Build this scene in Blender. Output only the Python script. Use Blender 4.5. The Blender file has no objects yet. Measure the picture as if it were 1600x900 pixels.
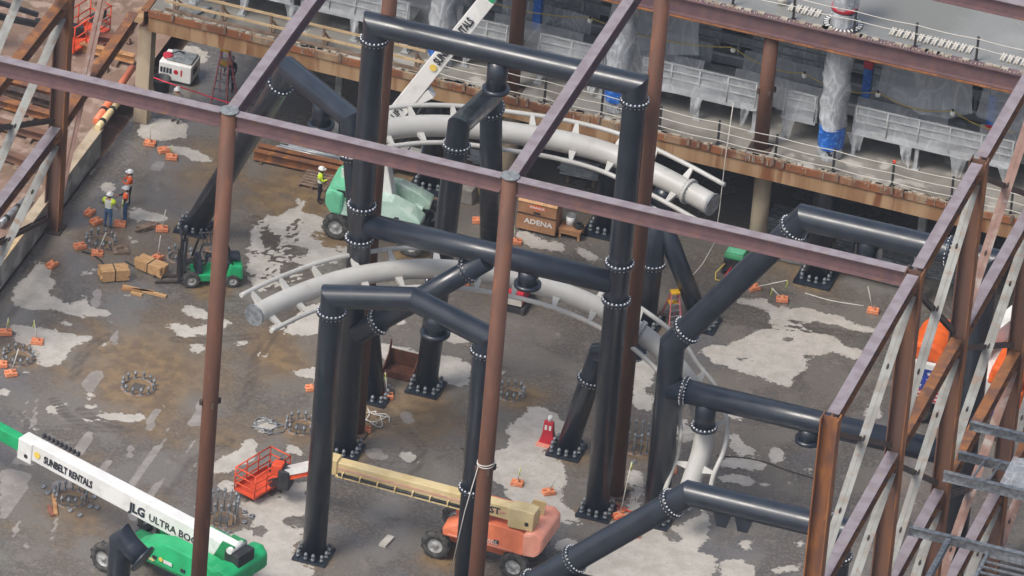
import bpy, math, random
import numpy as np
from mathutils import Vector, Matrix
rnd = random.Random(7)
sc = bpy.context.scene
col = sc.collection
# ---------------------------------------------------------------- camera (long lens from a helicopter)
FOC, DIST = 14000.0, 378.0
_p, _r, _y = [math.radians(a) for a in (31.57, -4.91, 15.68)]
_c, _s = math.cos, math.sin
_fh = np.array([-_s(_y), _c(_y), 0]); _rt = np.array([_c(_y), _s(_y), 0]); _Z = np.array([0, 0, 1.0])
FW = _fh*_c(_p) - _Z*_s(_p); _up = _fh*_s(_p) + _Z*_c(_p)
RT = _c(_r)*_rt - _s(_r)*_up; UP = _s(_r)*_rt + _c(_r)*_up
CAM = -FW*DIST
cd = bpy.data.cameras.new('camera'); cam = bpy.data.objects.new('camera', cd); col.objects.link(cam)
cd.sensor_width = 36; cd.lens = 36*FOC/1600; cd.clip_start = 5; cd.clip_end = 20000
m4 = Matrix([[RT[i], UP[i], -FW[i], CAM[i]] for i in range(3)] + [[0, 0, 0, 1]])
cam.matrix_world = m4; sc.camera = cam
# ---------------------------------------------------------------- sky, sun, exposure (thin overcast)
SUN_EL, SUN_AZ = math.radians(56), math.radians(215)      # azimuth clockwise from +Y
wd = bpy.data.worlds.new('World'); sc.world = wd; wd.use_nodes = True
nt = wd.node_tree; bg = nt.nodes['Background']; sky = nt.nodes.new('ShaderNodeTexSky')
sky.sky_type = 'NISHITA'; sky.sun_disc = False; sky.sun_elevation = SUN_EL; sky.sun_rotation = SUN_AZ
sky.air_density = 1.0; sky.dust_density = 4.0; sky.ozone_density = 1.0
hs = nt.nodes.new('ShaderNodeHueSaturation'); hs.inputs['Saturation'].default_value = 0.7   # veil of thin cloud
nt.links.new(sky.outputs[0], hs.inputs['Color']); nt.links.new(hs.outputs[0], bg.inputs[0]); bg.inputs[1].default_value = 0.12
sl = bpy.data.lights.new('sun', 'SUN'); sl.energy = 1.3; sl.angle = math.radians(20); sl.color = (1, 0.95, 0.88)
so = bpy.data.objects.new('sun', sl); col.objects.link(so)
sd = Vector((math.sin(SUN_AZ)*math.cos(SUN_EL), math.cos(SUN_AZ)*math.cos(SUN_EL), math.sin(SUN_EL)))
so.rotation_euler = sd.to_track_quat('Z', 'Y').to_euler(); so.location = (0, 0, 80)
vs = sc.view_settings; vs.view_transform = 'Standard'; vs.look = 'None'; vs.gamma = 1; vs.exposure = 0.66; vs.use_curve_mapping = False
# ---------------------------------------------------------------- surveying helpers: photograph pixel -> place on a level or a wall plane
def ray(x, y): return FW*FOC + RT*(x-800) - UP*(y-450)
def G(x, y, z=0.0):
    d = ray(x, y); return CAM + d*(z-CAM[2])/d[2]
def V(x, y, A, B):
    A = np.array(A[:2]); n = np.array(B[:2])-A; n = np.array([-n[1], n[0]]); d = ray(x, y)
    return CAM + d*(((A-CAM[:2])@n)/(d[:2]@n))
def VY(x, y, Y): return V(x, y, (0, Y), (1, Y))
def VX(x, y, X): return V(x, y, (X, 0), (X, 1))
def proj(P):
    v = np.asarray(P, float)-CAM; k = v@FW; return np.stack([800+FOC*(v@RT)/k, 450-FOC*(v@UP)/k], -1)
def zat(b, y):
    lo, hi = 0, 60
    for _ in range(40):
        m = (lo+hi)/2
        if proj(np.array([b[0], b[1], m]))[1] > y: lo = m
        else: hi = m
    return lo
A3 = lambda *a: np.array(a, float)
def nrm(v):
    v = np.asarray(v, float); return v/(np.linalg.norm(v)+1e-12)
# ---------------------------------------------------------------- materials
def lin(h):
    c = [int(h[i:i+2], 16)/255 for i in (0, 2, 4)]
    return tuple(v/12.92 if v <= .04045 else ((v+.055)/1.055)**2.4 for v in c) + (1,)
MATS = {}
def mat(name, c1, c2=None, scale=3.0, rough=.6, metal=0.0, stretch=(1, 1, 1), lo=.4, hi=.62, bump=0.0, bscale=40, c3=None, s3=1.2, t3=(.55, .7), coat=0, alpha=None, rough2=None, emit=0):
    m = bpy.data.materials.new(name); m.use_nodes = True; t = m.node_tree; N = t.nodes; L = t.links
    b = N['Principled BSDF']; b.inputs['Roughness'].default_value = rough; b.inputs['Metallic'].default_value = metal
    k1 = lin(c1) if isinstance(c1, str) else (*c1, 1)
    b.inputs['Base Color'].default_value = k1
    if coat: b.inputs['Coat Weight'].default_value = coat; b.inputs['Coat Roughness'].default_value = .12
    tc = N.new('ShaderNodeTexCoord'); mp = N.new('ShaderNodeMapping'); mp.inputs['Scale'].default_value = stretch
    L.new(tc.outputs['Object'], mp.inputs['Vector'])
    def noise(sc_, det=6):
        n = N.new('ShaderNodeTexNoise'); n.inputs['Scale'].default_value = sc_; n.inputs['Detail'].default_value = det
        L.new(mp.outputs[0], n.inputs['Vector']); return n
    def ramp(src, a, bb):
        r = N.new('ShaderNodeMapRange'); r.inputs['From Min'].default_value = a; r.inputs['From Max'].default_value = bb; r.interpolation_type = 'SMOOTHSTEP'
        L.new(src, r.inputs['Value']); return r.outputs[0]
    out = None
    if c2:
        mx = N.new('ShaderNodeMix'); mx.data_type = 'RGBA'; f = ramp(noise(scale).outputs[0], lo, hi); L.new(f, mx.inputs[0])
        mx.inputs[6].default_value = k1; mx.inputs[7].default_value = lin(c2) if isinstance(c2, str) else (*c2, 1); out = mx.outputs[2]
        if rough2 is not None:
            rr = N.new('ShaderNodeMix'); L.new(f, rr.inputs[0]); rr.inputs[2].default_value = rough; rr.inputs[3].default_value = rough2; L.new(rr.outputs[0], b.inputs['Roughness'])
    if c3:
        mx = N.new('ShaderNodeMix'); mx.data_type = 'RGBA'; L.new(ramp(noise(s3, 8).outputs[0], *t3), mx.inputs[0])
        if out: L.new(out, mx.inputs[6])
        else: mx.inputs[6].default_value = k1
        mx.inputs[7].default_value = lin(c3) if isinstance(c3, str) else (*c3, 1); out = mx.outputs[2]
    if out: L.new(out, b.inputs['Base Color'])
    if bump:
        bn = N.new('ShaderNodeBump'); bn.inputs['Strength'].default_value = bump; bn.inputs['Distance'].default_value = .05
        L.new(noise(bscale).outputs[0], bn.inputs['Height']); L.new(bn.outputs[0], b.inputs['Normal'])
    if alpha is not None:
        b.inputs['Alpha'].default_value = alpha
        if isinstance(alpha, float):
            n = noise(scale*1.0, 5); r = N.new('ShaderNodeMapRange'); r.inputs['From Min'].default_value = .35; r.inputs['From Max'].default_value = .7
            r.inputs['To Min'].default_value = alpha*.45; r.inputs['To Max'].default_value = min(1, alpha*2.0); L.new(n.outputs[0], r.inputs['Value']); L.new(r.outputs[0], b.inputs['Alpha'])
    MATS[name] = m; return m
mat('black_steel', (.012, .018, .029), (.017, .024, .037), 1.3, .28, coat=.3, rough2=.40, c3=(.06, .065, .075), s3=6, t3=(.66, .86))
mat('bolt', 'dcdee1', 'c2c5ca', 30, .4)
mat('galv', '9ba0a4', '7d8286', 5, .45, .5)
mat('galv_dull', '8b8f90', '6e7274', 4, .6, .2, c3='a9aaa6', s3=2)
mat('track_white', 'bdbcb7', 'b3b1ab', .6, .4, c3='a5a29b', s3=1.5, t3=(.58, .8))
mat('rust_pipe', '5f4032', '6c4735', 2.2, .7, stretch=(1, 1, .25), c3='7d5034', s3=3, t3=(.58, .78), bump=.15)
mat('primer_steel', '665054', '735858', 1.6, .6, c3='7d5a44', s3=2.3, t3=(.6, .76), bump=.1)
mat('primer_grey', '8f868b', '83777b', 2.0, .6, c3='93867f', s3=3, t3=(.55, .75), bump=.1)
mat('rust_orange', '8b5a34', '6b4a3b', 1.4, .8, c3='a56d3b', s3=2.2, t3=(.5, .75), bump=.12, stretch=(1, 1, .35))
mat('rust_brown', '654c42', '73523f', 1.2, .75, stretch=(1, 1, .2), c3='8a5c36', s3=1.8, t3=(.58, .78), bump=.1)
mat('mill_angle', '8f908b', '7c7a74', 1.2, .55, c3='86705e', s3=2.2, t3=(.52, .75), bump=.05)
mat('mill_angle_red', '876a5e', '7b5c50', 1.5, .65, c3='99918a', s3=2, t3=(.5, .75), bump=.05)
mat('dark_steel', '3c3330', '55433a', 4, .7)
mat('concrete', '97938b', '817d75', 1.1, .85, c3='b3aea4', s3=.8, t3=(.5, .62), bump=.15, bscale=18)
mat('concrete_tan', 'b5a58d', '9c8b75', 1.3, .85, bump=.1, stretch=(1, 1, .4))
mat('concrete_deck', '8f8c85', '77736c', .5, .6, c3='b3b0a8', s3=.55, t3=(.54, .62), bump=.1, bscale=12, rough2=.85)
mat('deck_wet', '858581', '787873', .25, .25, c3='8f8f8b', s3=.3, bump=.03, bscale=4, rough2=.45)
mat('fascia', 'ab8d6a', '8e6a48', 1.2, .85, stretch=(1, 1, .12), c3='7a4b2c', s3=2.2, t3=(.55, .7), bump=.15)
mat('fascia_rust', '744a33', '8f5936', .8, .85, stretch=(1, 1, .2), c3='9c8468', s3=.7, t3=(.5, .62), bump=.2)
mat('grout', 'a9a294', '8b7d6b', 3, .9, bump=.3)
mat('dirt', '8a7163', '75604f', .5, .95, c3='a08b7c', s3=1.5, t3=(.5, .66), bump=.5, bscale=6)
mat('wood', 'b98b5e', 'a27449', 3, .8, stretch=(1, 1, 6), c3='c9a176', s3=2)
mat('wood_old', '8c7766', '705c4d', 3, .85)
mat('lumber', 'd0a878', 'bd9160', 4, .8, stretch=(.6, 6, 6))
mat('plywood', 'c7ad87', 'b39a74', 2, .8)
mat('orange_base', 'e2936a', 'd9855b', 5, .65, c3='bd7350', s3=8, t3=(.58, .72))
mat('black_rubber', (.018, .018, .018), (.03, .03, .03), 9, .8)
mat('tyre', (.045, .043, .04), (.09, .085, .078), 5, .9, bump=.2)
mat('rim', 'b4b5b3', '8d8c88', 6, .5)
mat('green_paint', '1fab6b', '1a9c60', 1.2, .4, coat=.2, c3='2c8f5c', s3=1.6, t3=(.55, .8))
mat('green_dull', '258a55', '1f7748', 2, .5)
mat('teal_paint', '6fc49a', '62b48d', 2, .45, c3='84c9a8', s3=4)
mat('mint_paint', 'b4cdbf', 'a3bfb0', 2, .45, c3='c7d6cd', s3=3)
mat('white_paint', 'e6e6e3', 'dadad6', 1.0, .4, coat=.2, c3='c9c7bf', s3=1.5, t3=(.56, .8))
mat('offwhite', 'cfcac0', 'bdb7ab', 2, .5)
mat('cream_paint', 'e0cc9c', 'd5be8b', 1.3, .5, c3='c9ad7c', s3=4, t3=(.6, .75))
mat('pink_band', 'd9aE98', 'cf9f88', 3, .55)
mat('orange_paint', 'e8825c', 'df7850', 1.2, .5, c3='c9764f', s3=1.8, t3=(.55, .8))
mat('orange_red', 'e2532b', 'd24a26', 3, .5)
mat('orange_vivid', 'ee6a24', 'e26020', 2, .45)
mat('pink_paint', 'efa68f', 'e89a82', 2, .5)
mat('flag_blue', '2e43a0', '28398a', 2, .4); mat('flag_red', 'c4394a', 'b53040', 2, .4)
mat('ink', (.02, .022, .03)); mat('sun_yellow', 'e8c95a', rough=.5); mat('logo_orange', 'd9633a', rough=.5)
mat('dark_machine', (.02, .021, .024), (.035, .035, .038), 4, .55)
mat('navy_machine', '2c3440', '252b35', 3, .5)
mat('glass', (.02, .03, .035), rough=.08)
mat('vest_yellow', 'd4e838', 'c6d930', 6, .8); mat('vest_orange', 'f0652f', 'e25a26', 6, .8)
mat('stripe', 'd8dccf', rough=.4); mat('jeans', '44658c', '395677', 8, .9); mat('dark_cloth', '2b2f38', '23262d', 8, .9)
mat('grey_cloth', '8c8a80', '77756b', 8, .9); mat('black_cloth', (.02, .02, .022), rough=.9)
mat('skin', 'b07e62', rough=.6); mat('hair', (.03, .02, .015), rough=.8); mat('boot', '4a3a2c', rough=.8)
mat('hard_hat', 'e8e8e4', rough=.35, coat=.4); mat('hard_hat_grey', 'b9bbbb', rough=.4)
mat('job_box', 'ad7f5c', '9f7351', 2, .6, c3='ab7d5a', s3=2); mat('cardboard', 'bb9066', 'cfa37a', 2.2, .85)
mat('red_paint', 'c5283a', 'b32233', 4, .45); mat('yellow_paint', 'e3b223', 'd3a21c', 5, .5); mat('pink_rail', 'c9747a', 'b9666c', 5, .55)
mat('blue_wrap', '1f62bd', '1a54a6', 3, .4, c3='4a8ad6', s3=6, t3=(.5, .66), bump=.6, bscale=9)
def plastic_mat(name, a0, a1, a2, sc_):
    m = bpy.data.materials.new(name); m.use_nodes = True; t = m.node_tree; N = t.nodes; L = t.links; b = N['Principled BSDF']; b.inputs['Base Color'].default_value = lin('dfe4e8'); b.inputs['Roughness'].default_value = .16
    tc = N.new('ShaderNodeTexCoord'); mp = N.new('ShaderNodeMapping'); mp.inputs['Rotation'].default_value = (.5, .7, .3); mp.inputs['Scale'].default_value = (1, 1, .45); L.new(tc.outputs['Object'], mp.inputs['Vector'])
    def noise(s_, d, dist): n = N.new('ShaderNodeTexNoise'); n.inputs['Scale'].default_value = s_; n.inputs['Detail'].default_value = d; n.inputs['Distortion'].default_value = dist; L.new(mp.outputs[0], n.inputs['Vector']); return n.outputs[0]
    def mth(op, a, c):
        x = N.new('ShaderNodeMath'); x.operation = op
        for i_, q in enumerate((a, c)):
            if isinstance(q, (int, float)): x.inputs[i_].default_value = q
            else: L.new(q, x.inputs[i_])
        return x.outputs[0]
    n1 = noise(sc_, 1.5, .8); n2 = noise(sc_*2.1, 2, 1.0); n3 = noise(.8, 4, .5)
    def ridge(n, w):
        r = N.new('ShaderNodeMapRange'); r.inputs['From Min'].default_value = 0; r.inputs['From Max'].default_value = w; r.inputs['To Min'].default_value = 1; r.inputs['To Max'].default_value = 0; L.new(mth('ABSOLUTE', mth('SUBTRACT', n, .5), 0), r.inputs['Value']); return r.outputs[0]
    al = mth('ADD', mth('MULTIPLY', mth('MAXIMUM', ridge(n1, .035), mth('MULTIPLY', ridge(n2, .04), .6)), a1), mth('ADD', mth('MULTIPLY', n3, a2), a0)); x = N.new('ShaderNodeClamp'); L.new(al, x.inputs[0]); L.new(x.outputs[0], b.inputs['Alpha'])
    bn = N.new('ShaderNodeBump'); bn.inputs['Strength'].default_value = .7; bn.inputs['Distance'].default_value = .05; L.new(n2, bn.inputs['Height']); L.new(bn.outputs[0], b.inputs['Normal']); MATS[name] = m
plastic_mat('plastic', .20, .12, .30, .6); plastic_mat('plastic_dense', .26, .28, .36, 1.1)
mat('station_grey', '8c9092', '7b7f81', 1.5, .5, c3='a0a3a4', s3=2)
mat('station_dark', '4b5054', '3c4145', 1.5, .5); mat('rail_grey', 'b2b5b6', '9fa3a5', 3, .4)
mat('blue_paint', '2f6fb4', '2a63a2', 3, .5); mat('rope_red', 'd8354f', rough=.6); mat('rope_white', 'c9c6bd', rough=.8)
mat('wire_yellow', 'c2a94f', rough=.6); mat('tape_green', 'b9cc44', rough=.6)
mat('conduit', 'c4c8cb', 'aeb3b7', 3, .35, .4)
mat('bulb', 'f4f1e6', rough=.25); mat('brick_red', '8d5a48', '7c4d3e', 4, .8); mat('puddle', (.10, .085, .07), rough=.05)
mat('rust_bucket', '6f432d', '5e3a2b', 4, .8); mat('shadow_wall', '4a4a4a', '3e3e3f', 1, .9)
# ---------------------------------------------------------------- mesh builder
class MB:
    def __init__(s): s.v = []; s.f = []; s.sm = []; s.mi = []
    def _add(s, vs_, fs, smooth=False, mi=0):
        o = len(s.v); s.v.extend([tuple(map(float, q)) for q in vs_])
        for i, f in enumerate(fs):
            s.f.append([o+k for k in f]); s.sm.append(smooth[i] if isinstance(smooth, list) else smooth); s.mi.append(mi)
        return s
    def hexa(s, c8, mi=0):
        return s._add(c8, [(0, 3, 2, 1), (4, 5, 6, 7), (0, 1, 5, 4), (1, 2, 6, 5), (2, 3, 7, 6), (3, 0, 4, 7)], False, mi)
    def box(s, c, sz, R=None, mi=0):
        c = np.asarray(c, float); h = np.asarray(sz, float)/2; R = np.eye(3) if R is None else R
        q = [(-1, -1, -1), (1, -1, -1), (1, 1, -1), (-1, 1, -1), (-1, -1, 1), (1, -1, 1), (1, 1, 1), (-1, 1, 1)]
        return s.hexa([c + R@(np.array(k)*h) for k in q], mi)
    def bar(s, p0, p1, w, h, up=(0, 0, 1), w1=None, h1=None, mi=0):
        p0 = np.asarray(p0, float); p1 = np.asarray(p1, float); d = nrm(p1-p0); up = np.asarray(up, float)
        if abs(d@up) > .98: up = A3(0, 1, 0)
        sd_ = nrm(np.cross(d, up)); u = np.cross(sd_, d); w1 = w if w1 is None else w1; h1 = h if h1 is None else h1
        f = lambda p, a, b, w_, h_: p + sd_*a*w_/2 + u*b*h_/2
        return s.hexa([f(p0, -1, -1, w, h), f(p0, 1, -1, w, h), f(p1, 1, -1, w1, h1), f(p1, -1, -1, w1, h1), f(p0, -1, 1, w, h), f(p0, 1, 1, w, h), f(p1, 1, 1, w1, h1), f(p1, -1, 1, w1, h1)], mi)
    def ibeam(s, p0, p1, d=.5, w=.3, tf=.03, tw=.025, up=(0, 0, 1)):
        p0 = np.asarray(p0, float); p1 = np.asarray(p1, float); dr = nrm(p1-p0); up = np.asarray(up, float)
        sd_ = nrm(np.cross(dr, up)); u = np.cross(sd_, dr)
        s.bar(p0+u*(d-tf)/2, p1+u*(d-tf)/2, w, tf, u); s.bar(p0-u*(d-tf)/2, p1-u*(d-tf)/2, w, tf, u); s.bar(p0, p1, tw, d-2*tf, u); return s
    def ring(s, p, d, r, n, ref=None):
        d = nrm(d); a = np.cross(d, ref if ref is not None else (A3(0, 0, 1) if abs(d[2]) < .9 else A3(1, 0, 0))); a = nrm(a); b = np.cross(d, a)
        return [p + r*(a*math.cos(2*math.pi*k/n)+b*math.sin(2*math.pi*k/n)) for k in range(n)]
    def cyl(s, p0, p1, r0, r1=None, n=16, mi=0, caps=True):
        p0 = np.asarray(p0, float); p1 = np.asarray(p1, float); r1 = r0 if r1 is None else r1; d = p1-p0
        a = s.ring(p0, d, r0, n); b = s.ring(p1, d, r1, n)
        fs = [(k, (k+1) % n, n+(k+1) % n, n+k) for k in range(n)]; sm = [True]*n
        if caps: fs += [tuple(range(n-1, -1, -1)), tuple(range(n, 2*n))]; sm += [False, False]
        return s._add(a+b, fs, sm, mi)
    def tube(s, path, r, n=20, mi=0, caps=True, sharp=8):
        P = [np.asarray(q, float) for q in path]; D = [nrm(P[i+1]-P[i]) for i in range(len(P)-1)]
        rr = r if hasattr(r, '__len__') else [r]*len(P)
        cur = s.ring(P[0], D[0], rr[0], n); vs_ = list(cur); fs = []; sm = []; last = 0
        for i in range(1, len(P)):
            dp = D[i-1]; dn = D[i] if i < len(D) else dp; nn = nrm(dp+dn)
            cur = [q + dp*(((P[i]-q)@nn)/(dp@nn)) for q in cur]
            k = rr[i]/rr[i-1]
            if k != 1: cur = [P[i]+(q-P[i])*k for q in cur]
            o = len(vs_); vs_ += cur
            for j in range(n): fs.append((last+j, last+(j+1) % n, o+(j+1) % n, o+j)); sm.append(True)
            last = o
            if i < len(D) and math.degrees(math.acos(max(-1, min(1, dp@dn)))) > sharp:
                last = len(vs_); vs_ += cur
            if i < len(D):   # square the ring profile again for the next stretch
                pass
        if caps: fs += [tuple(range(n-1, -1, -1)), tuple(range(last, last+n))]; sm += [False, False]
        return s._add(vs_, fs, sm, mi)
    def ell(s, c, r, n=12, m=8, mi=0, R=None, zmin=-1.0):
        c = np.asarray(c, float); r = np.asarray(r, float)*np.ones(3); R = np.eye(3) if R is None else R; vs_ = []
        t0 = math.asin(zmin)
        for i in range(m+1):
            t = t0 + (math.pi/2-t0)*i/m
            for k in range(n): vs_.append(c + R@(r*A3(math.cos(t)*math.cos(2*math.pi*k/n), math.cos(t)*math.sin(2*math.pi*k/n), math.sin(t))))
        fs = [(i*n+k, i*n+(k+1) % n, (i+1)*n+(k+1) % n, (i+1)*n+k) for i in range(m) for k in range(n)]
        return s._add(vs_, fs, True, mi)
    def prism(s, pts, f0, f1, mi=0):      # pts: list of 2-D points, f0/f1 map a 2-D point to 3-D on each end
        n = len(pts); vs_ = [f0(p) for p in pts] + [f1(p) for p in pts]
        return s._add(vs_, [tuple(range(n-1, -1, -1)), tuple(range(n, 2*n))] + [(k, (k+1) % n, n+(k+1) % n, n+k) for k in range(n)], False, mi)
    def lathe(s, c, ax, prof, n=24, mi=0):
        c = np.asarray(c, float); ax = nrm(ax); rings = [s.ring(c+ax*h, ax, r, n) for r, h in prof]; vs_ = sum(rings, [])
        return s._add(vs_, [(i*n+k, i*n+(k+1) % n, (i+1)*n+(k+1) % n, (i+1)*n+k) for i in range(len(prof)-1) for k in range(n)], True, mi)
    def build(s, name, mats, parent=None, local=False, bevel=0, **props):
        if isinstance(mats, str): mats = [mats]
        me = bpy.data.meshes.new(name); vv = np.array(s.v, float); used = np.zeros(len(vv), bool)
        for f in s.f: used[f] = True
        if not used.all(): mp_ = np.cumsum(used)-1; vv = vv[used]; s.f = [[int(mp_[k]) for k in f] for f in s.f]
        if parent is not None and not local: vv = vv - np.array(parent['_org'] if '_org' in parent else parent.location)
        me.from_pydata(vv.tolist(), [], s.f); me.polygons.foreach_set('use_smooth', s.sm); me.polygons.foreach_set('material_index', s.mi)
        for q in mats: me.materials.append(MATS[q])
        o = bpy.data.objects.new(name, me); col.objects.link(o)
        if parent is not None: o.parent = parent; o['_org'] = list(parent['_org'])
        else: o['_org'] = [0, 0, 0]
        if bevel:
            b = o.modifiers.new('bevel', 'BEVEL'); b.width = bevel; b.segments = 2; b.limit_method = 'ANGLE'; b.angle_limit = .6
        for k, v in props.items(): o[k] = v
        return o
def tag(o, label, cat, group=None):
    o['label'] = label; o['category'] = cat
    if group: o['group'] = group
    return o
def thing(name, label, cat, loc, group=None):
    o = bpy.data.objects.new(name, None); col.objects.link(o); o.location = [float(q) for q in loc]; o['_org'] = [float(q) for q in loc]; o.empty_display_size = .3
    return tag(o, label, cat, group)
def dup(root, delta, rotz=0.0, label=None, group=None):
    r = root.copy(); col.objects.link(r); r.location = [root.location[i]+delta[i] for i in range(3)]; r.rotation_euler.z = root.rotation_euler.z + rotz
    if label: r['label'] = label
    if group: r['group'] = group
    for ch in list(root.children):
        c = ch.copy(); col.objects.link(c); c.parent = r
        for g in list(ch.children):
            d = g.copy(); col.objects.link(d); d.parent = c
    return r
def struct(o): o['kind'] = 'structure'; return o
def lettering(body, parent, center, xd, ud, size, m, stretch=1.0, name='lettering', bold=0.0, width=None):
    cu = bpy.data.curves.new('t', 'FONT'); cu.body = body; cu.align_x = 'CENTER'; cu.align_y = 'CENTER'; cu.size = size; cu.extrude = .004; cu.offset = bold; cu.resolution_u = 2
    ob = bpy.data.objects.new('t', cu); col.objects.link(ob); bpy.context.view_layer.update()
    me = bpy.data.meshes.new_from_object(ob.evaluated_get(bpy.context.evaluated_depsgraph_get())); bpy.data.objects.remove(ob)
    if width: xs_ = [v.co[0] for v in me.vertices]; stretch = width/(max(xs_)-min(xs_))
    xd = nrm(xd); ud = nrm(np.asarray(ud)-xd*(np.asarray(ud)@xd)); nd = np.cross(xd, ud); c = np.asarray(center)-np.array(parent['_org'])
    for v in me.vertices:
        q = np.array(v.co); v.co = c + xd*q[0]*stretch + ud*q[1] + nd*q[2]
    me.materials.clear(); me.materials.append(MATS[m]); me.name = name
    o = bpy.data.objects.new(name, me); col.objects.link(o); o.parent = parent; o['_org'] = list(parent['_org']); return o
# ================================================================ SETTING
struct(MB()._add([(-3000, -3000, -.4), (3000, -3000, -.4), (3000, 3000, -.4), (-3000, 3000, -.4)], [(0, 1, 2, 3)]).build('ground', 'dirt'))
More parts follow.
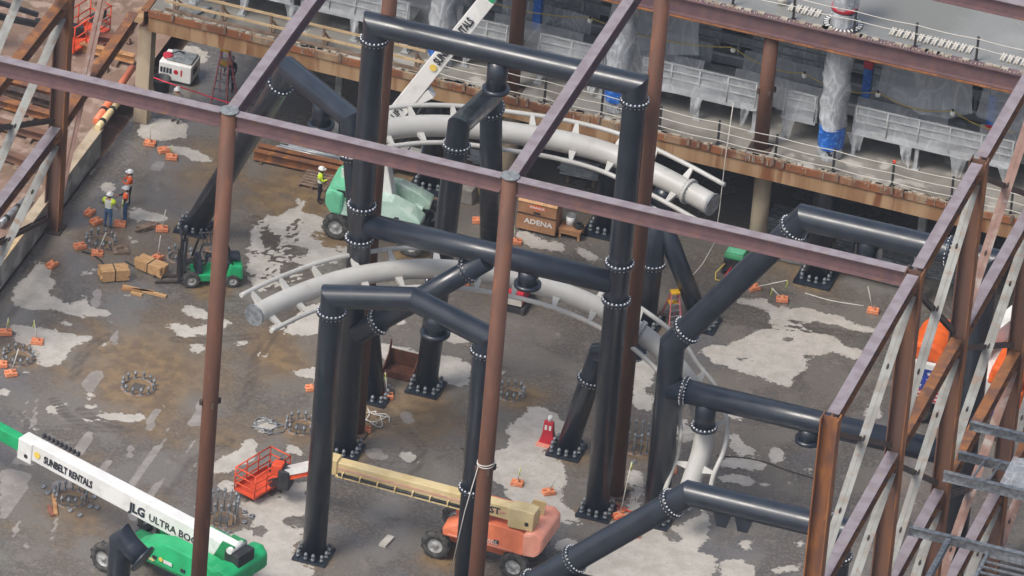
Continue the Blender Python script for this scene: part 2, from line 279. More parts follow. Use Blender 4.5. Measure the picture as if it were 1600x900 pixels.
# --- slab: wet concrete with dry patches, mud film, tyre tracks and painted sheen streaks (map surveyed from the photograph)
def q4(ox, oy, pts): return [(ox+x/4, oy+y/4) for x, y in pts]
DRY = [
 q4(0, 450, [(50, 90), (100, 0), (180, -100), (250, -180), (310, -140), (300, -70), (370, -40), (290, 0), (330, 60), (400, 90), (490, 60), (550, 20), (560, 100), (610, 140), (700, 140), (700, 170), (520, 190), (430, 165), (340, 130), (230, 135), (130, 120)]),
 q4(0, 450, [(70, 235), (110, 220), (200, 245), (270, 260), (330, 250), (400, 290), (580, 295), (580, 330), (480, 370), (420, 420), (410, 460), (330, 490), (230, 500), (190, 540), (150, 540), (200, 450), (180, 380), (100, 330), (90, 270)]),
 q4(0, 450, [(340, 180), (470, 220), (460, 240), (360, 215)]), q4(0, 450, [(600, 380), (640, 330), (690, 320), (680, 370), (640, 390)]),
 q4(0, 450, [(1130, 100), (1200, 110), (1290, 150), (1320, 200), (1240, 205), (1190, 170), (1140, 160)]),
 q4(0, 450, [(1010, 240), (1080, 205), (1150, 220), (1200, 250), (1440, 190), (1440, 240), (1300, 290), (1150, 330), (1100, 310), (1110, 260)]),
 q4(0, 450, [(1170, 350), (1280, 340), (1270, 410), (1220, 400)]), q4(0, 450, [(1450, 360), (1500, 320), (1560, 330), (1520, 370)]),
 q4(0, 450, [(470, 810), (640, 790), (740, 785), (930, 785), (900, 840), (700, 835), (520, 845)]),
 q4(0, 450, [(290, 750), (310, 715), (350, 720), (370, 770), (340, 795), (300, 785)]), q4(0, 450, [(370, 715), (460, 740), (420, 755), (375, 745)]),
 q4(0, 450, [(180, 880), (260, 865), (265, 900), (200, 900)]), q4(0, 450, [(0, 625), (80, 645), (70, 665), (0, 680)]),
 q4(0, 225, [(1010, 20), (1080, 0), (1260, 50), (1340, 110), (1280, 120), (1180, 90), (1080, 50)]), q4(0, 225, [(640, 240), (700, 230), (740, 290), (700, 310), (630, 290)]),
 q4(0, 225, [(800, 390), (860, 380), (940, 430), (1080, 450), (1060, 490), (940, 490), (880, 470), (900, 500), (850, 500)]), q4(0, 225, [(770, 560), (800, 555), (860, 620), (850, 640), (790, 600)]),
 q4(0, 225, [(480, 800), (620, 780), (610, 810), (500, 820)]), q4(0, 225, [(490, 200), (560, 140), (590, 150), (560, 190), (500, 230)]),
 q4(400, 225, [(0, 470), (130, 450), (270, 400), (240, 320), (270, 330), (330, 370), (290, 420), (420, 470), (560, 590), (640, 650), (560, 720), (400, 760), (250, 880), (0, 930), (-60, 800), (-40, 600)]),
 q4(400, 450, [(70, 240), (200, 190), (330, 100), (430, 90), (400, 290), (250, 300), (150, 270)]), q4(400, 450, [(200, 540), (290, 500), (390, 490), (380, 580), (270, 560)]),
 q4(400, 450, [(770, 340), (900, 370), (1050, 400), (1200, 430), (1360, 470), (1340, 600), (1250, 630), (1150, 560), (980, 520), (880, 480), (780, 430)]),
 q4(400, 450, [(1180, 240), (1340, 280), (1330, 330), (1250, 350), (1180, 330)]), q4(400, 450, [(830, 200), (960, 180), (940, 220), (860, 235)]),
 q4(400, 450, [(-20, 400), (80, 400), (70, 440), (0, 440)]), q4(400, 450, [(-30, 820), (100, 810), (150, 850), (130, 900), (0, 890)]),
 q4(800, 450, [(-60, 900), (30, 820), (130, 730), (200, 740), (330, 840), (400, 900), (450, 980), (100, 960)]), q4(800, 450, [(740, 460), (890, 450), (880, 770), (780, 760), (735, 700)]),
 q4(800, 450, [(1160, 380), (1240, 360), (1300, 350), (1380, 380), (1360, 350), (1500, 280), (1600, 240), (1660, 330), (1640, 590), (1500, 540), (1400, 520), (1330, 480), (1240, 460)]),
 q4(800, 450, [(1360, 90), (1450, 60), (1600, 70), (1600, 130), (1440, 110)]), q4(800, 450, [(1010, 800), (1100, 830), (1080, 900), (1020, 930), (990, 900)]), q4(800, 450, [(1300, 720), (1480, 780), (1430, 830), (1310, 790)]),
 q4(1200, 450, [(0, 80), (60, 130), (240, 120), (480, 190), (510, 210), (690, 260), (690, 300), (560, 280), (400, 230), (100, 190), (0, 200)]),
 q4(1200, 450, [(0, 210), (120, 210), (380, 290), (440, 330), (600, 400), (580, 460), (450, 420), (370, 390), (330, 430), (200, 400), (270, 480), (160, 560), (150, 620), (60, 610), (0, 580)]),
 q4(1200, 450, [(590, 750), (700, 740), (720, 820), (640, 800)]), q4(1200, 450, [(370, 650), (440, 630), (430, 660)]),
 q4(0, 675, [(1310, 220), (1400, 140), (1480, 110), (1540, 40), (1600, 30), (1600, 160), (1500, 220), (1400, 265), (1330, 260)]), q4(0, 675, [(1360, 330), (1430, 280), (1490, 320), (1480, 390), (1400, 390)]),
 q4(0, 675, [(1480, 470), (1600, 420), (1700, 400), (1700, 570), (1600, 570), (1500, 520)]), q4(0, 675, [(1370, 640), (1550, 610), (1620, 680), (1620, 780), (1550, 720), (1400, 690)]),
 q4(0, 675, [(0, 350), (40, 380), (20, 410), (-20, 410)]), q4(0, 675, [(-10, 470), (40, 490), (0, 510)]),
 q4(400, 675, [(0, 350), (100, 390), (230, 330), (330, 290), (320, 600), (250, 720), (400, 840), (320, 920), (0, 930), (-60, 700)]), q4(400, 675, [(200, 60), (350, 140), (280, 150), (180, 120)]),
 q4(400, 675, [(890, 130), (950, 110), (1050, 160), (1040, 195), (960, 190), (900, 160)]), q4(400, 675, [(1480, 150), (1600, 30), (1640, 100), (1640, 480), (1560, 400), (1570, 350), (1470, 300)]),
 q4(800, 675, [(0, 50), (100, 0), (180, 0), (230, 110), (340, 190), (350, 300), (290, 390), (400, 480), (480, 640), (430, 600), (350, 560), (280, 560), (220, 590), (210, 480), (0, 440), (-80, 300)]),
 q4(800, 675, [(280, 680), (330, 650), (420, 690), (350, 750), (260, 740)]),
 q4(800, 675, [(700, 370), (720, 200), (800, 250), (830, 300), (820, 440), (980, 600), (1250, 480), (1230, 640), (1180, 750), (1280, 780), (1240, 940), (430, 940), (400, 830), (600, 700), (620, 420)]),
 q4(800, 675, [(1300, 150), (1600, 190), (1600, 240), (1300, 220)]), q4(800, 675, [(1010, 50), (1100, 60), (1160, 0), (1010, 0)]), q4(800, 675, [(1280, 290), (1400, 260), (1520, 300), (1500, 340), (1300, 310)]),
 q4(800, 675, [(1330, 800), (1430, 780), (1540, 870), (1500, 930), (1290, 930)]), q4(800, 675, [(1330, 40), (1420, 0), (1540, 150), (1400, 150)]),
 q4(0, 0, [(1060, 290), (1200, 280), (1290, 330), (1300, 390), (1200, 390), (1100, 340)]), q4(0, 0, [(830, 820), (900, 760), (1000, 740), (1170, 760), (1160, 860), (1000, 880), (900, 860)]),
 q4(800, 225, [(0, 560), (80, 540), (330, 640), (320, 690), (100, 640)]), q4(800, 225, [(400, 640), (480, 660), (600, 740), (500, 720), (420, 700)]),
]
ELL = [(98, 606, 7, 4), (139, 616, 7, 8), (142, 636, 11, 6), (142, 581, 8, 2.5), (200, 462, 9, 3), (255, 611, 5, 3), (217, 490, 4, 3), (617, 642, 9, 3), (700, 628, 7, 5), (422, 542, 8, 3), (462, 542, 5, 3), (777, 582, 10, 6), (1215, 712, 14, 14), (1262, 735, 10, 6), (1252, 850, 10, 5), (1238, 887, 10, 5), (1217, 892, 14, 5), (1320, 862, 5, 7), (1165, 852, 9, 9), (1237, 750, 6, 5), (1100, 330, 7, 3), (1113, 372, 9, 4), (690, 285, 8, 5), (780, 322, 9, 5), (500, 342, 6, 5), (742, 320, 7, 6), (1195, 757, 10, 5)]
WETS = [(460, 816, 18, 8), (405, 830, 10, 12), (1055, 838, 13, 8), (1010, 752, 8, 8), (1340, 0, 1, 1), (115, 465, 14, 7), (470, 390, 12, 7), (455, 420, 14, 10), (418, 375, 9, 12), (1230, 530, 9, 5), (1160, 560, 8, 5), (88, 555, 3, 2), (75, 516, 2.5, 2), (72, 530, 3, 2), (1012, 610, 8, 6)]
SHEEN_DAMP = [q4(0, 675, p) for p in ([(800, 330), (870, 220), (1030, 20), (1055, 30), (880, 300), (830, 350)], [(910, 380), (1030, 270), (1040, 300), (930, 430)], [(1150, 110), (1230, 20), (1225, 60), (1160, 140)], [(1140, 290), (1240, 150), (1225, 210)], [(390, 690), (600, 420), (700, 170), (640, 180), (560, 470)], [(300, 750), (340, 530), (380, 520), (340, 650)], [(40, 690), (90, 600), (140, 530), (110, 650)], [(450, 140), (540, 0), (590, 0), (570, 60), (500, 150)], [(780, 530), (880, 440), (960, 420), (850, 560)], [(0, 240), (70, 230), (210, 260), (150, 380), (60, 520), (0, 560)], [(140, 720), (170, 640), (185, 700), (170, 750)], [(320, 310), (460, 300), (450, 350), (330, 420)], [(80, 200), (110, 100), (190, 120), (210, 210)], [(790, 180), (800, 80), (840, 70), (830, 150)])] + \
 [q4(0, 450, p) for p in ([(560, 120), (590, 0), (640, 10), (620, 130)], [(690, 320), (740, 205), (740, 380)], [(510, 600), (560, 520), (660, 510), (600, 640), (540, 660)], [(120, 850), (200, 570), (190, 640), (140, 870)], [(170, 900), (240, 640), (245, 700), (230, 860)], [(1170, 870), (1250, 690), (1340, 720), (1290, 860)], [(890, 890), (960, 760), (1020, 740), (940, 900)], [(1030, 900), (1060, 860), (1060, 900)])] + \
 [q4(400, 675, [(680, 110), (760, 100), (840, 165), (770, 175), (690, 150)]), q4(400, 450, [(890, 780), (960, 770), (1000, 840), (940, 850)]), q4(0, 225, [(940, 150), (970, 100), (1030, 110), (1010, 180), (960, 170)])]  # pale wedges: wet sheen painted into the slab colour, plus some half-dry patches
TRK = [[(377, 640), (392, 600), (398, 560), (430, 520), (455, 500), (462, 480)], [(400, 340), (430, 380), (460, 420), (500, 445)], [(405, 400), (440, 370), (470, 345)], [(420, 450), (425, 400), (415, 350)], [(402, 430), (450, 440), (490, 430)], [(410, 360), (470, 400)], [(440, 450), (452, 400), (460, 355)], [(400, 395), (480, 420)], [(115, 590), (125, 560), (150, 535), (170, 525)], [(85, 625), (105, 650), (140, 670), (200, 672)], [(125, 640), (150, 655), (185, 665)], [(270, 530), (320, 532), (400, 525)], [(350, 460), (390, 480), (400, 490)], [(420, 505), (455, 490), (450, 480)], [(1075, 490), (1200, 510), (1370, 525)], [(360, 690), (300, 720), (265, 770)], [(600, 640), (660, 700), (640, 760)]]
NX, NY = 400, 500
XS = np.linspace(-19.45, 45, NX); YS = np.linspace(-52, 34, NY); GX, GY = np.meshgrid(XS, YS)
PX = proj(np.stack([GX.ravel(), GY.ravel(), np.zeros(GX.size)], -1)); px, py = PX[:, 0], PX[:, 1]
def inpoly(poly):
    w = np.zeros(px.size, bool); n = len(poly); xs = [p[0] for p in poly]; ys = [p[1] for p in poly]
    sel = (px > min(xs)) & (px < max(xs)) & (py > min(ys)) & (py < max(ys)); x = px[sel]; y = py[sel]; c = np.zeros(x.size, bool)
    for i in range(n):
        x0, y0 = poly[i]; x1, y1 = poly[i-1]
        if y0 == y1: continue
        c ^= ((y0 > y) != (y1 > y)) & (x < (x1-x0)*(y-y0)/(y1-y0)+x0)
    w[sel] = c; return w
dry = np.zeros(px.size); sheen_damp_ = np.zeros(px.size)
for p in DRY: dry[inpoly(p)] = 1
for p in SHEEN_DAMP:
    sheen_damp_[inpoly(p)] = 1
for cx, cy, a, b in ELL: dry[((px-cx)/a)**2+((py-cy)/b)**2 < 1] = 1
for cx, cy, a, b in WETS: dry[((px-cx)/a)**2+((py-cy)/b)**2 < 1] = 0
trk = np.zeros(px.size)
for pl in TRK:
    for (x0, y0), (x1, y1) in zip(pl[:-1], pl[1:]):
        t = np.clip(((px-x0)*(x1-x0)+(py-y0)*(y1-y0)*3)/((x1-x0)**2+(y1-y0)**2*3+1e-6), 0, 1)
        d = np.hypot(px-x0-t*(x1-x0), (py-y0-t*(y1-y0))*1.7); trk = np.maximum(trk, np.exp(-((d-5)/2.6)**2)*1.2)
def blur(a, k=1):
    a = a.reshape(NY, NX)
    for _ in range(k):
        b = np.pad(a, 1, mode='edge'); a = (b[:-2, 1:-1]+b[2:, 1:-1]+b[1:-1, :-2]+b[1:-1, 2:]+2*b[1:-1, 1:-1])/6
    return a.ravel()
dry = blur(dry, 3); sheen_damp_ = blur(sheen_damp_, 1)
mud = np.zeros(px.size)
for cx, cy, a, b, w in [(220, 580, 150, 90, .9), (470, 300, 90, 60, 1), (620, 640, 110, 60, .8), (330, 280, 90, 70, .6), (760, 500, 120, 60, .35), (140, 800, 180, 90, .45), (215, 602, 50, 30, .6), (800, 620, 60, 30, .7), (690, 270, 120, 60, .8), (1280, 400, 180, 60, .5), (160, 380, 110, 50, .6), (440, 560, 80, 60, .6), (950, 700, 90, 60, .5), (350, 690, 120, 60, .5), (470, 670, 50, 30, .8)]:
    mud = np.maximum(mud, w*np.exp(-(((px-cx)/a)**2+((py-cy)/b)**2)))
for cx, cy in [(538, 705), (932, 800), (303, 357), (583, 620), (665, 607), (490, 868), (1025, 812), (885, 705), (1008, 505), (672, 290), (945, 355), (1272, 435), (560, 668), (962, 772), (216, 602), (110, 775), (345, 810), (157, 378), (470, 668), (996, 700), (30, 558), (523, 372), (640, 398), (690, 870), (330, 448), (410, 755)]:
    g_ = np.exp(-(((px-cx)/38)**2+((py-cy)/22)**2)); mud = np.maximum(mud, 1.1*g_); dry = dry*(1-.75*g_)
me = bpy.data.meshes.new('floor')
idx = np.arange(NX*NY).reshape(NY, NX); fs = np.stack([idx[:-1, :-1], idx[:-1, 1:], idx[1:, 1:], idx[1:, :-1]], -1).reshape(-1, 4)
me.from_pydata(np.stack([GX.ravel(), GY.ravel(), np.zeros(GX.size)], -1).tolist(), [], fs.tolist())
for nm, ar in (('dry', dry), ('mud', mud), ('trk', trk), ('sheen_damp', sheen_damp_)):
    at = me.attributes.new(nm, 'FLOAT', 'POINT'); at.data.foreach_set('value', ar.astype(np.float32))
def floor_mat():
    m = bpy.data.materials.new('wet_slab'); m.use_nodes = True; t = m.node_tree; N = t.nodes; L = t.links; b = N['Principled BSDF']
    tc = N.new('ShaderNodeTexCoord')
    def noise(s, d=8, r=.55):
        n = N.new('ShaderNodeTexNoise'); n.inputs['Scale'].default_value = s; n.inputs['Detail'].default_value = d; n.inputs['Roughness'].default_value = r; L.new(tc.outputs['Object'], n.inputs['Vector']); return n.outputs[0]
    def attr(n): a = N.new('ShaderNodeAttribute'); a.attribute_name = n; return a.outputs['Fac']
    def math_(op, a, c):
        x = N.new('ShaderNodeMath'); x.operation = op
        for i, q in enumerate((a, c)):
            if isinstance(q, (int, float)): x.inputs[i].default_value = q
            else: L.new(q, x.inputs[i])
        return x.outputs[0]
    def rng(v, a, c, lo=0, hi=1):
        r = N.new('ShaderNodeMapRange'); r.interpolation_type = 'SMOOTHSTEP'; L.new(v, r.inputs['Value'])
        for k, q in zip(('From Min', 'From Max', 'To Min', 'To Max'), (a, c, lo, hi)): r.inputs[k].default_value = q
        return r.outputs[0]
    def mix(f, a, c):
        x = N.new('ShaderNodeMix'); x.data_type = 'RGBA'
        for i, q in ((0, f), (6, a), (7, c)):
            if isinstance(q, (int, float)): x.inputs[i].default_value = q
            elif isinstance(q, str): x.inputs[i].default_value = lin(q)
            else: L.new(q, x.inputs[i])
        return x.outputs[2]
    n1 = noise(1.3, 10, .65); n2 = noise(.33, 6); n3 = noise(7, 8, .6); n4 = noise(.16, 4); n5 = noise(4.2, 10, .7)
    d = math_('ADD', attr('dry'), math_('MULTIPLY', math_('SUBTRACT', n1, .5), 2.0)); d = math_('ADD', d, math_('MULTIPLY', math_('SUBTRACT', n5, .5), 1.5))
    d = math_('SUBTRACT', d, math_('MULTIPLY', attr('trk'), math_('MULTIPLY', n3, 1.1)))
    dryf = rng(d, .49, .54); sheen_damp = math_('MULTIPLY', rng(math_('ADD', attr('sheen_damp'), math_('MULTIPLY', math_('SUBTRACT', n5, .5), .7)), .45, .6), .8)
    wet = mix(rng(n2, .42, .58), '706c66', '565350'); wet = mix(rng(n3, .42, .68), wet, '7b746c'); wet = mix(math_('MULTIPLY', rng(n1, .56, .62), .5), wet, '857d74')
    mudf = math_('ADD', attr('mud'), math_('MULTIPLY', math_('SUBTRACT', n2, .5), 1.5)); mudf = math_('MULTIPLY', rng(mudf, .1, .8), .85)
    wet = mix(mudf, wet, mix(rng(n1, .4, .6), '8c7452', '705d46'))
    wet = mix(math_('MULTIPLY', attr('trk'), .55), wet, '4b433c')
    wet = mix(math_('MULTIPLY', rng(n4, .55, .68), .5), wet, '6a6a6e')
    dc = mix(rng(n1, .38, .66), 'bbb6ae', 'a9a49b'); dc = mix(rng(n3, .55, .72), dc, '9a948b'); dc = mix(rng(n5, .60, .72), dc, 'c8c4bd')
    c = mix(sheen_damp, wet, mix(rng(n1, .4, .6), 'a09a94', '8e8781')); c = mix(dryf, c, dc)  # sheen streaks go in as a lighter base colour
    L.new(c, b.inputs['Base Color'])
    rw = rng(n2, .35, .62, .12, .38)
    r = N.new('ShaderNodeMix'); L.new(dryf, r.inputs[0]); L.new(rw, r.inputs[2]); r.inputs[3].default_value = .88; L.new(r.outputs[0], b.inputs['Roughness'])
    bp = N.new('ShaderNodeBump'); bp.inputs['Strength'].default_value = .18; bp.inputs['Distance'].default_value = .03
    L.new(math_('ADD', math_('MULTIPLY', n5, .6), math_('MULTIPLY', dryf, .5)), bp.inputs['Height']); L.new(bp.outputs[0], b.inputs['Normal'])
    return m
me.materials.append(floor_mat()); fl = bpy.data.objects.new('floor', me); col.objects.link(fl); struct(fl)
# slab edge body, dirt bank left of the wall
struct(MB().box((12.775, -9, -.19), (64.4, 86, .36)).build('floor_slab', 'concrete'))
NB = 60; bx_ = np.linspace(-75, -20.0, NB); by_ = np.linspace(-60, 60, NB); vb = []
for j in range(NB):
    for i in range(NB): vb.append((bx_[i], by_[j], .55 + (0 if i == NB-1 else .28*math.sin(bx_[i]*1.1+by_[j]*.6)*math.cos(by_[j]*.9-bx_[i]*.3)*.5 + rnd.uniform(-.06, .06))))
bk = MB()._add(vb, [(j*NB+i, j*NB+i+1, (j+1)*NB+i+1, (j+1)*NB+i) for j in range(NB-1) for i in range(NB-1)], True); struct(bk.build('terrain', 'dirt'))
# low concrete wall along the left edge of the slab
w = thing('retaining_wall', 'low weathered concrete wall between the dirt bank and the slab', 'wall', (-19.7, -15, 0))
wl = MB(); wl.box((-19.75, -23.5, .62), (.42, 52.4, 1.25)); wl.build('wall_body', 'concrete', w, bevel=.03)
for k in range(5):
    y0 = -44+k*9.4; MB().box((-19.75, y0+4.6, 1.29), (.46, 9.2, .1)).build('coping', 'plywood' if k % 2 else 'concrete_tan', w)
# ---------------------------------------------------------------- lower deck (on posts), upper deck
ZD, ZU = 6.1, 12.5
EL, ER = G(240, 18, ZD), G(1600, 345, ZD)
def edge(x): return EL[1] + (ER[1]-EL[1])*(x-EL[0])/(ER[0]-EL[0])
X0, X1 = EL[0]-.2, 46.0
dk = MB().prism([(X0, edge(X0)), (X1, edge(X1)), (X1, 24), (X0, 24)], lambda p: (p[0], p[1], ZD-.45), lambda p: (p[0], p[1], ZD))
struct(dk.build('lower_deck', 'concrete_deck'))
fa = thing('deck_edge_beam', 'tan rust-streaked edge beam carrying the lower concrete deck', 'beam', (0, edge(0), ZD-.6))
fb = MB().prism([(X0, edge(X0)-.02), (X1, edge(X1)-.02), (X1, edge(X1)+.35), (X0, edge(X0)+.35)], lambda p: (p[0], p[1], ZD-1.0), lambda p: (p[0], p[1], ZD-.34)); fb.build('fascia', 'fascia', fa)
fb = MB().prism([(X0, edge(X0)-.10), (X1, edge(X1)-.10), (X1, edge(X1)+.02), (X0, edge(X0)+.02)], lambda p: (p[0], p[1], ZD-.27), lambda p: (p[0], p[1], ZD+.03)); fb.build('pour_stop', 'fascia_rust', fa)
x = X0+.3; drips = MB()
while x < 24:
    if rnd.random() < (.8 if math.sin(x*.9)+math.sin(x*2.3+1) > .3 else .12):
        hgt = .04+.3*rnd.random()**2; wdt = rnd.uniform(.015, .05); drips.box((x, edge(x)-.115, ZD+.04-hgt/2), (wdt, .03, hgt))
    if rnd.random() < .4: drips.box((x, edge(x)+rnd.uniform(.0, .15), ZD+.045), (rnd.uniform(.1, .5), rnd.uniform(.08, .22), .05))
    x += rnd.uniform(.05, .17)
drips.build('grout_drips', 'grout', fa, kind='stuff')
x = -17.5
while x < 23:
    MB().box((x, edge(x)-.12, ZD+.02), (.12, .10, .34)).build('stirrup', 'wood_old', fa); x += rnd.choice((.45, 1.6, 2.4))
ax = thing('deck_end_beam', 'dark rusted steel beam closing the end of the lower deck', 'beam', (X0, 10, ZD-.5)); MB().ibeam((X0-.2, edge(X0)-.1, ZD-.4), (X0-.2, 23, ZD-.4), .8, .3).build('web_and_flanges', 'rust_orange', ax)
# posts under the deck edge
for (bx, by, wpx, kind, lab) in [(222, 188, .62, 'sq', 'square tan concrete pier at the dirt end of the deck'), (522, 248, .3, 'sq', 'thin grey post under the deck near the conduit pile'), (790, 300, .75, 'rd', 'round tan concrete post behind the black leaning frame'), (1180, 405, .75, 'rd', 'round tan concrete post beside the green welding unit'), (1428, 470, .34, 'sq', 'thin pale post under the deck beside the grated trays')]:
    b = G(bx, by); b[1] = max(b[1], edge(b[0])+.35); t = thing('deck_post', lab, 'post', (b[0], b[1], 0))
    mb = MB()
    if kind == 'rd': mb.cyl((b[0], b[1], 0), (b[0], b[1], ZD-1.02), wpx/2, n=24); MB().box((b[0], b[1], ZD-.80), (1.0, .5, .5)).build('cap', 'fascia', t)
    else: mb.box((b[0], b[1], (ZD-1.0)/2), (wpx, wpx, ZD-1.02)); MB().box((b[0], b[1]-.1, ZD-.9), (wpx*1.7, wpx*1.4, .35)).build('cap', 'fascia', t)
    mb.build('shaft', 'concrete_tan' if kind == 'rd' or wpx > .5 else 'galv_dull', t, bevel=0 if kind == 'rd' else .02)
struct(MB().box((13.5, 24.3, 7), (66, .5, 15)).build('light_block_wall', 'shadow_wall'))  # unseen dark wall, added to block light behind the decks
# upper deck on a deep purple girder
UE0, UE1 = G(1070, 0, ZU), G(1600, 116, ZU)
UY = (UE0[1]+UE1[1])/2
struct(MB().box((13.4, (UY+24)/2+.1, ZU-.15), (64.8, 24-UY-.2, .3)).build('upper_deck', 'deck_wet'))
gd = thing('deck_girder', 'deep purple primed girder under the edge of the upper deck', 'beam', (8.7, UY, ZU-.4))
MB().ibeam((-19, UY, ZU-.34), (45, UY, ZU-.34), .82, .4, .04, .03).build('girder', 'primer_steel', gd)
MB().bar((-19, UY-.12, ZU-.79), (45, UY-.12, ZU-.79), .34, .05).build('bottom_plate', 'rust_orange', gd)
fr = MB(); x = 3.5
while x < 24:
    fr.box((x, UY-.04+rnd.uniform(-.05, .05), ZU+.06), (.05, .1, rnd.uniform(.05, .16)));
    if rnd.random() < .3: fr.box((x, UY+.1, ZU+.08), (.3, .2, .06))
    x += rnd.uniform(.08, .2)
fr.build('grout_drips', 'grout', gd, kind='stuff')
# ================================================================ BUILDING FRAME
ZR = 26.0; YF, YB = -33.2, -13.4; XC = [-2.3, 8.88]; XW = 24.7; XLW = -19.0
def round_column(x, y, z0, z1, lab, cap=True):
    t = thing('steel_column', lab, 'column', (x, y, z0)); MB().cyl((x, y, z0), (x, y, z1), .31, n=32).build('shaft', 'rust_pipe', t)
    MB().box((x, y, z0+.03), (.95, .95, .06)).build('base_plate', 'dark_steel', t)
    if cap: MB().cyl((x, y, z1), (x, y, z1+.04), .36, n=32).build('cap_plate', 'galv_dull', t)
    for zz in (z0+(z1-z0)*.5,):
        for a in range(4):
            d = A3(math.cos(a*1.57+.6), math.sin(a*1.57+.6), 0); MB().box(A3(x, y, zz)+d*.36, (.12, .12, .22)).build('lug', 'dark_steel', t)
    return t
rc1 = round_column(XC[0], YF, 0, ZR, 'round rusty column standing in front of the green boom lift')
rc2 = round_column(XC[1], YF, 0, ZR, 'round rusty column in front of the orange boom lift with a tied rope')
rc4 = round_column(XC[0], YB, 0, ZR, 'round rusty column behind the left leg of the tall black portal')
rc3 = round_column(XC[1], YB, 0, ZR, 'round rusty column beside the right leg of the tall black portal')
b5 = G(792, 135, ZD); round_column(XC[0]-.05, 5.7, ZD, ZR, 'round rusty column rising from the deck behind the tall black portal')
round_column(XC[1]-.15, 5.62, ZD, ZU-.8, 'round rusty column on the deck carrying the purple girder')
for a in range(2): MB().tube([A3(XC[1], YF, 13.2+a*.08)+.33*A3(math.cos(q), math.sin(q), .12*math.sin(q*1+a)) for q in np.linspace(0, 6.28, 17)], .02, 6).build('rope_loop', 'rope_white', rc2)
MB().tube([(XC[1]-.2, YF-.3, 13.2), (XC[1]-.6, YF-.25, 11.0), (XC[1]-1.0, YF-.1, 8.0)], .018, 6).build('rope_tail', 'rope_white', rc2)
def roof_beam(p0, p1, lab, d=.62, w=.42, m='primer_steel', m2='primer_grey'):
    t = thing('steel_beam', lab, 'beam', p0); p0 = np.asarray(p0, float); p1 = np.asarray(p1, float); dr = nrm(p1-p0); s_ = nrm(np.cross(dr, (0, 0, 1)))
    MB().bar(p0+A3(0, 0, d/2), p1+A3(0, 0, d/2), w, .035).build('top_flange', m2, t); MB().bar(p0, p1, .03, d-.03).build('web', m, t); MB().bar(p0-A3(0, 0, d/2), p1-A3(0, 0, d/2), w, .035).build('bottom_flange', m, t)
    MB().bar(p0+dr*.05-s_*.03, p0+dr*.4-s_*.03, .04, d*.6).build('splice_plate', 'rust_brown', t); MB().bar(p1-dr*.4-s_*.03, p1-dr*.05-s_*.03, .04, d*.6).build('splice_plate', 'rust_brown', t)
    return t
zb = ZR-.36
roof_beam((XLW, YF, zb), (XC[0]-.33, YF, zb), 'long purple roof beam from the left wall frame to the first round column')
roof_beam((XC[0]+.33, YF, zb), (XC[1]-.33, YF, zb), 'purple roof beam spanning between the two front round columns')
roof_beam((XC[1]+.33, YF, zb), (XW-.35, YF, zb), 'purple roof beam from the roped round column to the braced wall')
roof_beam((XC[0], YF+.33, zb), (XC[0], YB-.33, zb), 'purple cross beam running back from the column by the green lift')
roof_beam((XC[1], YF+.33, zb), (XC[1], YB-.33, zb), 'purple cross beam with clip holes running back from the roped column')
roof_beam((XC[0]+.33, YB, zb), (XC[1]-.33, YB, zb), 'purple roof beam above the tall black portal')
roof_beam((XC[1]+.33, YB, zb+.75), (XW-.35, YB, zb+.75), 'purple roof beam from the tall portal column to the braced wall back')
# braced walls left and right: columns, girts, double-angle braces
def double_angle(name, p0, p1, m, par, w=.2):
    p0 = np.asarray(p0, float); p1 = np.asarray(p1, float); mb = MB()
    for sx in (-1, 1):
        o = A3(sx*(w/2+.022), 0, 0); mb.bar(p0+o, p1+o, w, .022, np.cross(nrm(p1-p0), (1, 0, 0))); mb.bar(p0+A3(sx*.012, 0, 0)-A3(0, 0, .08), p1+A3(sx*.012, 0, 0)-A3(0, 0, .08), .02, w, np.cross(nrm(p1-p0), (1, 0, 0)))
    dd = p1-p0
    o = mb.build(name, m, par)
    for t in (.25, .5, .75): MB().box(p0+dd*t, (.05, .2, .2)).build('spacer_plate', 'dark_steel', o)
    return o
def hcol(x, y, z0, z1, par, m='rust_brown', m2='rust_orange', d=.62, w=.58):
    c = MB().bar((x, y, z0), (x, y, z1), d-.1, .03, (0, 1, 0)); o = c.build('column', m, par)
    for s in (-1, 1): MB().bar((x+s*d/2, y, z0), (x+s*d/2, y, z1), .045, w, (0, 1, 0)).build('flange', m2 if s > 0 else m, o)
    MB().box((x, y, z0+.04), (.95, .95, .08)).build('base_plate', 'dark_steel', o); return o
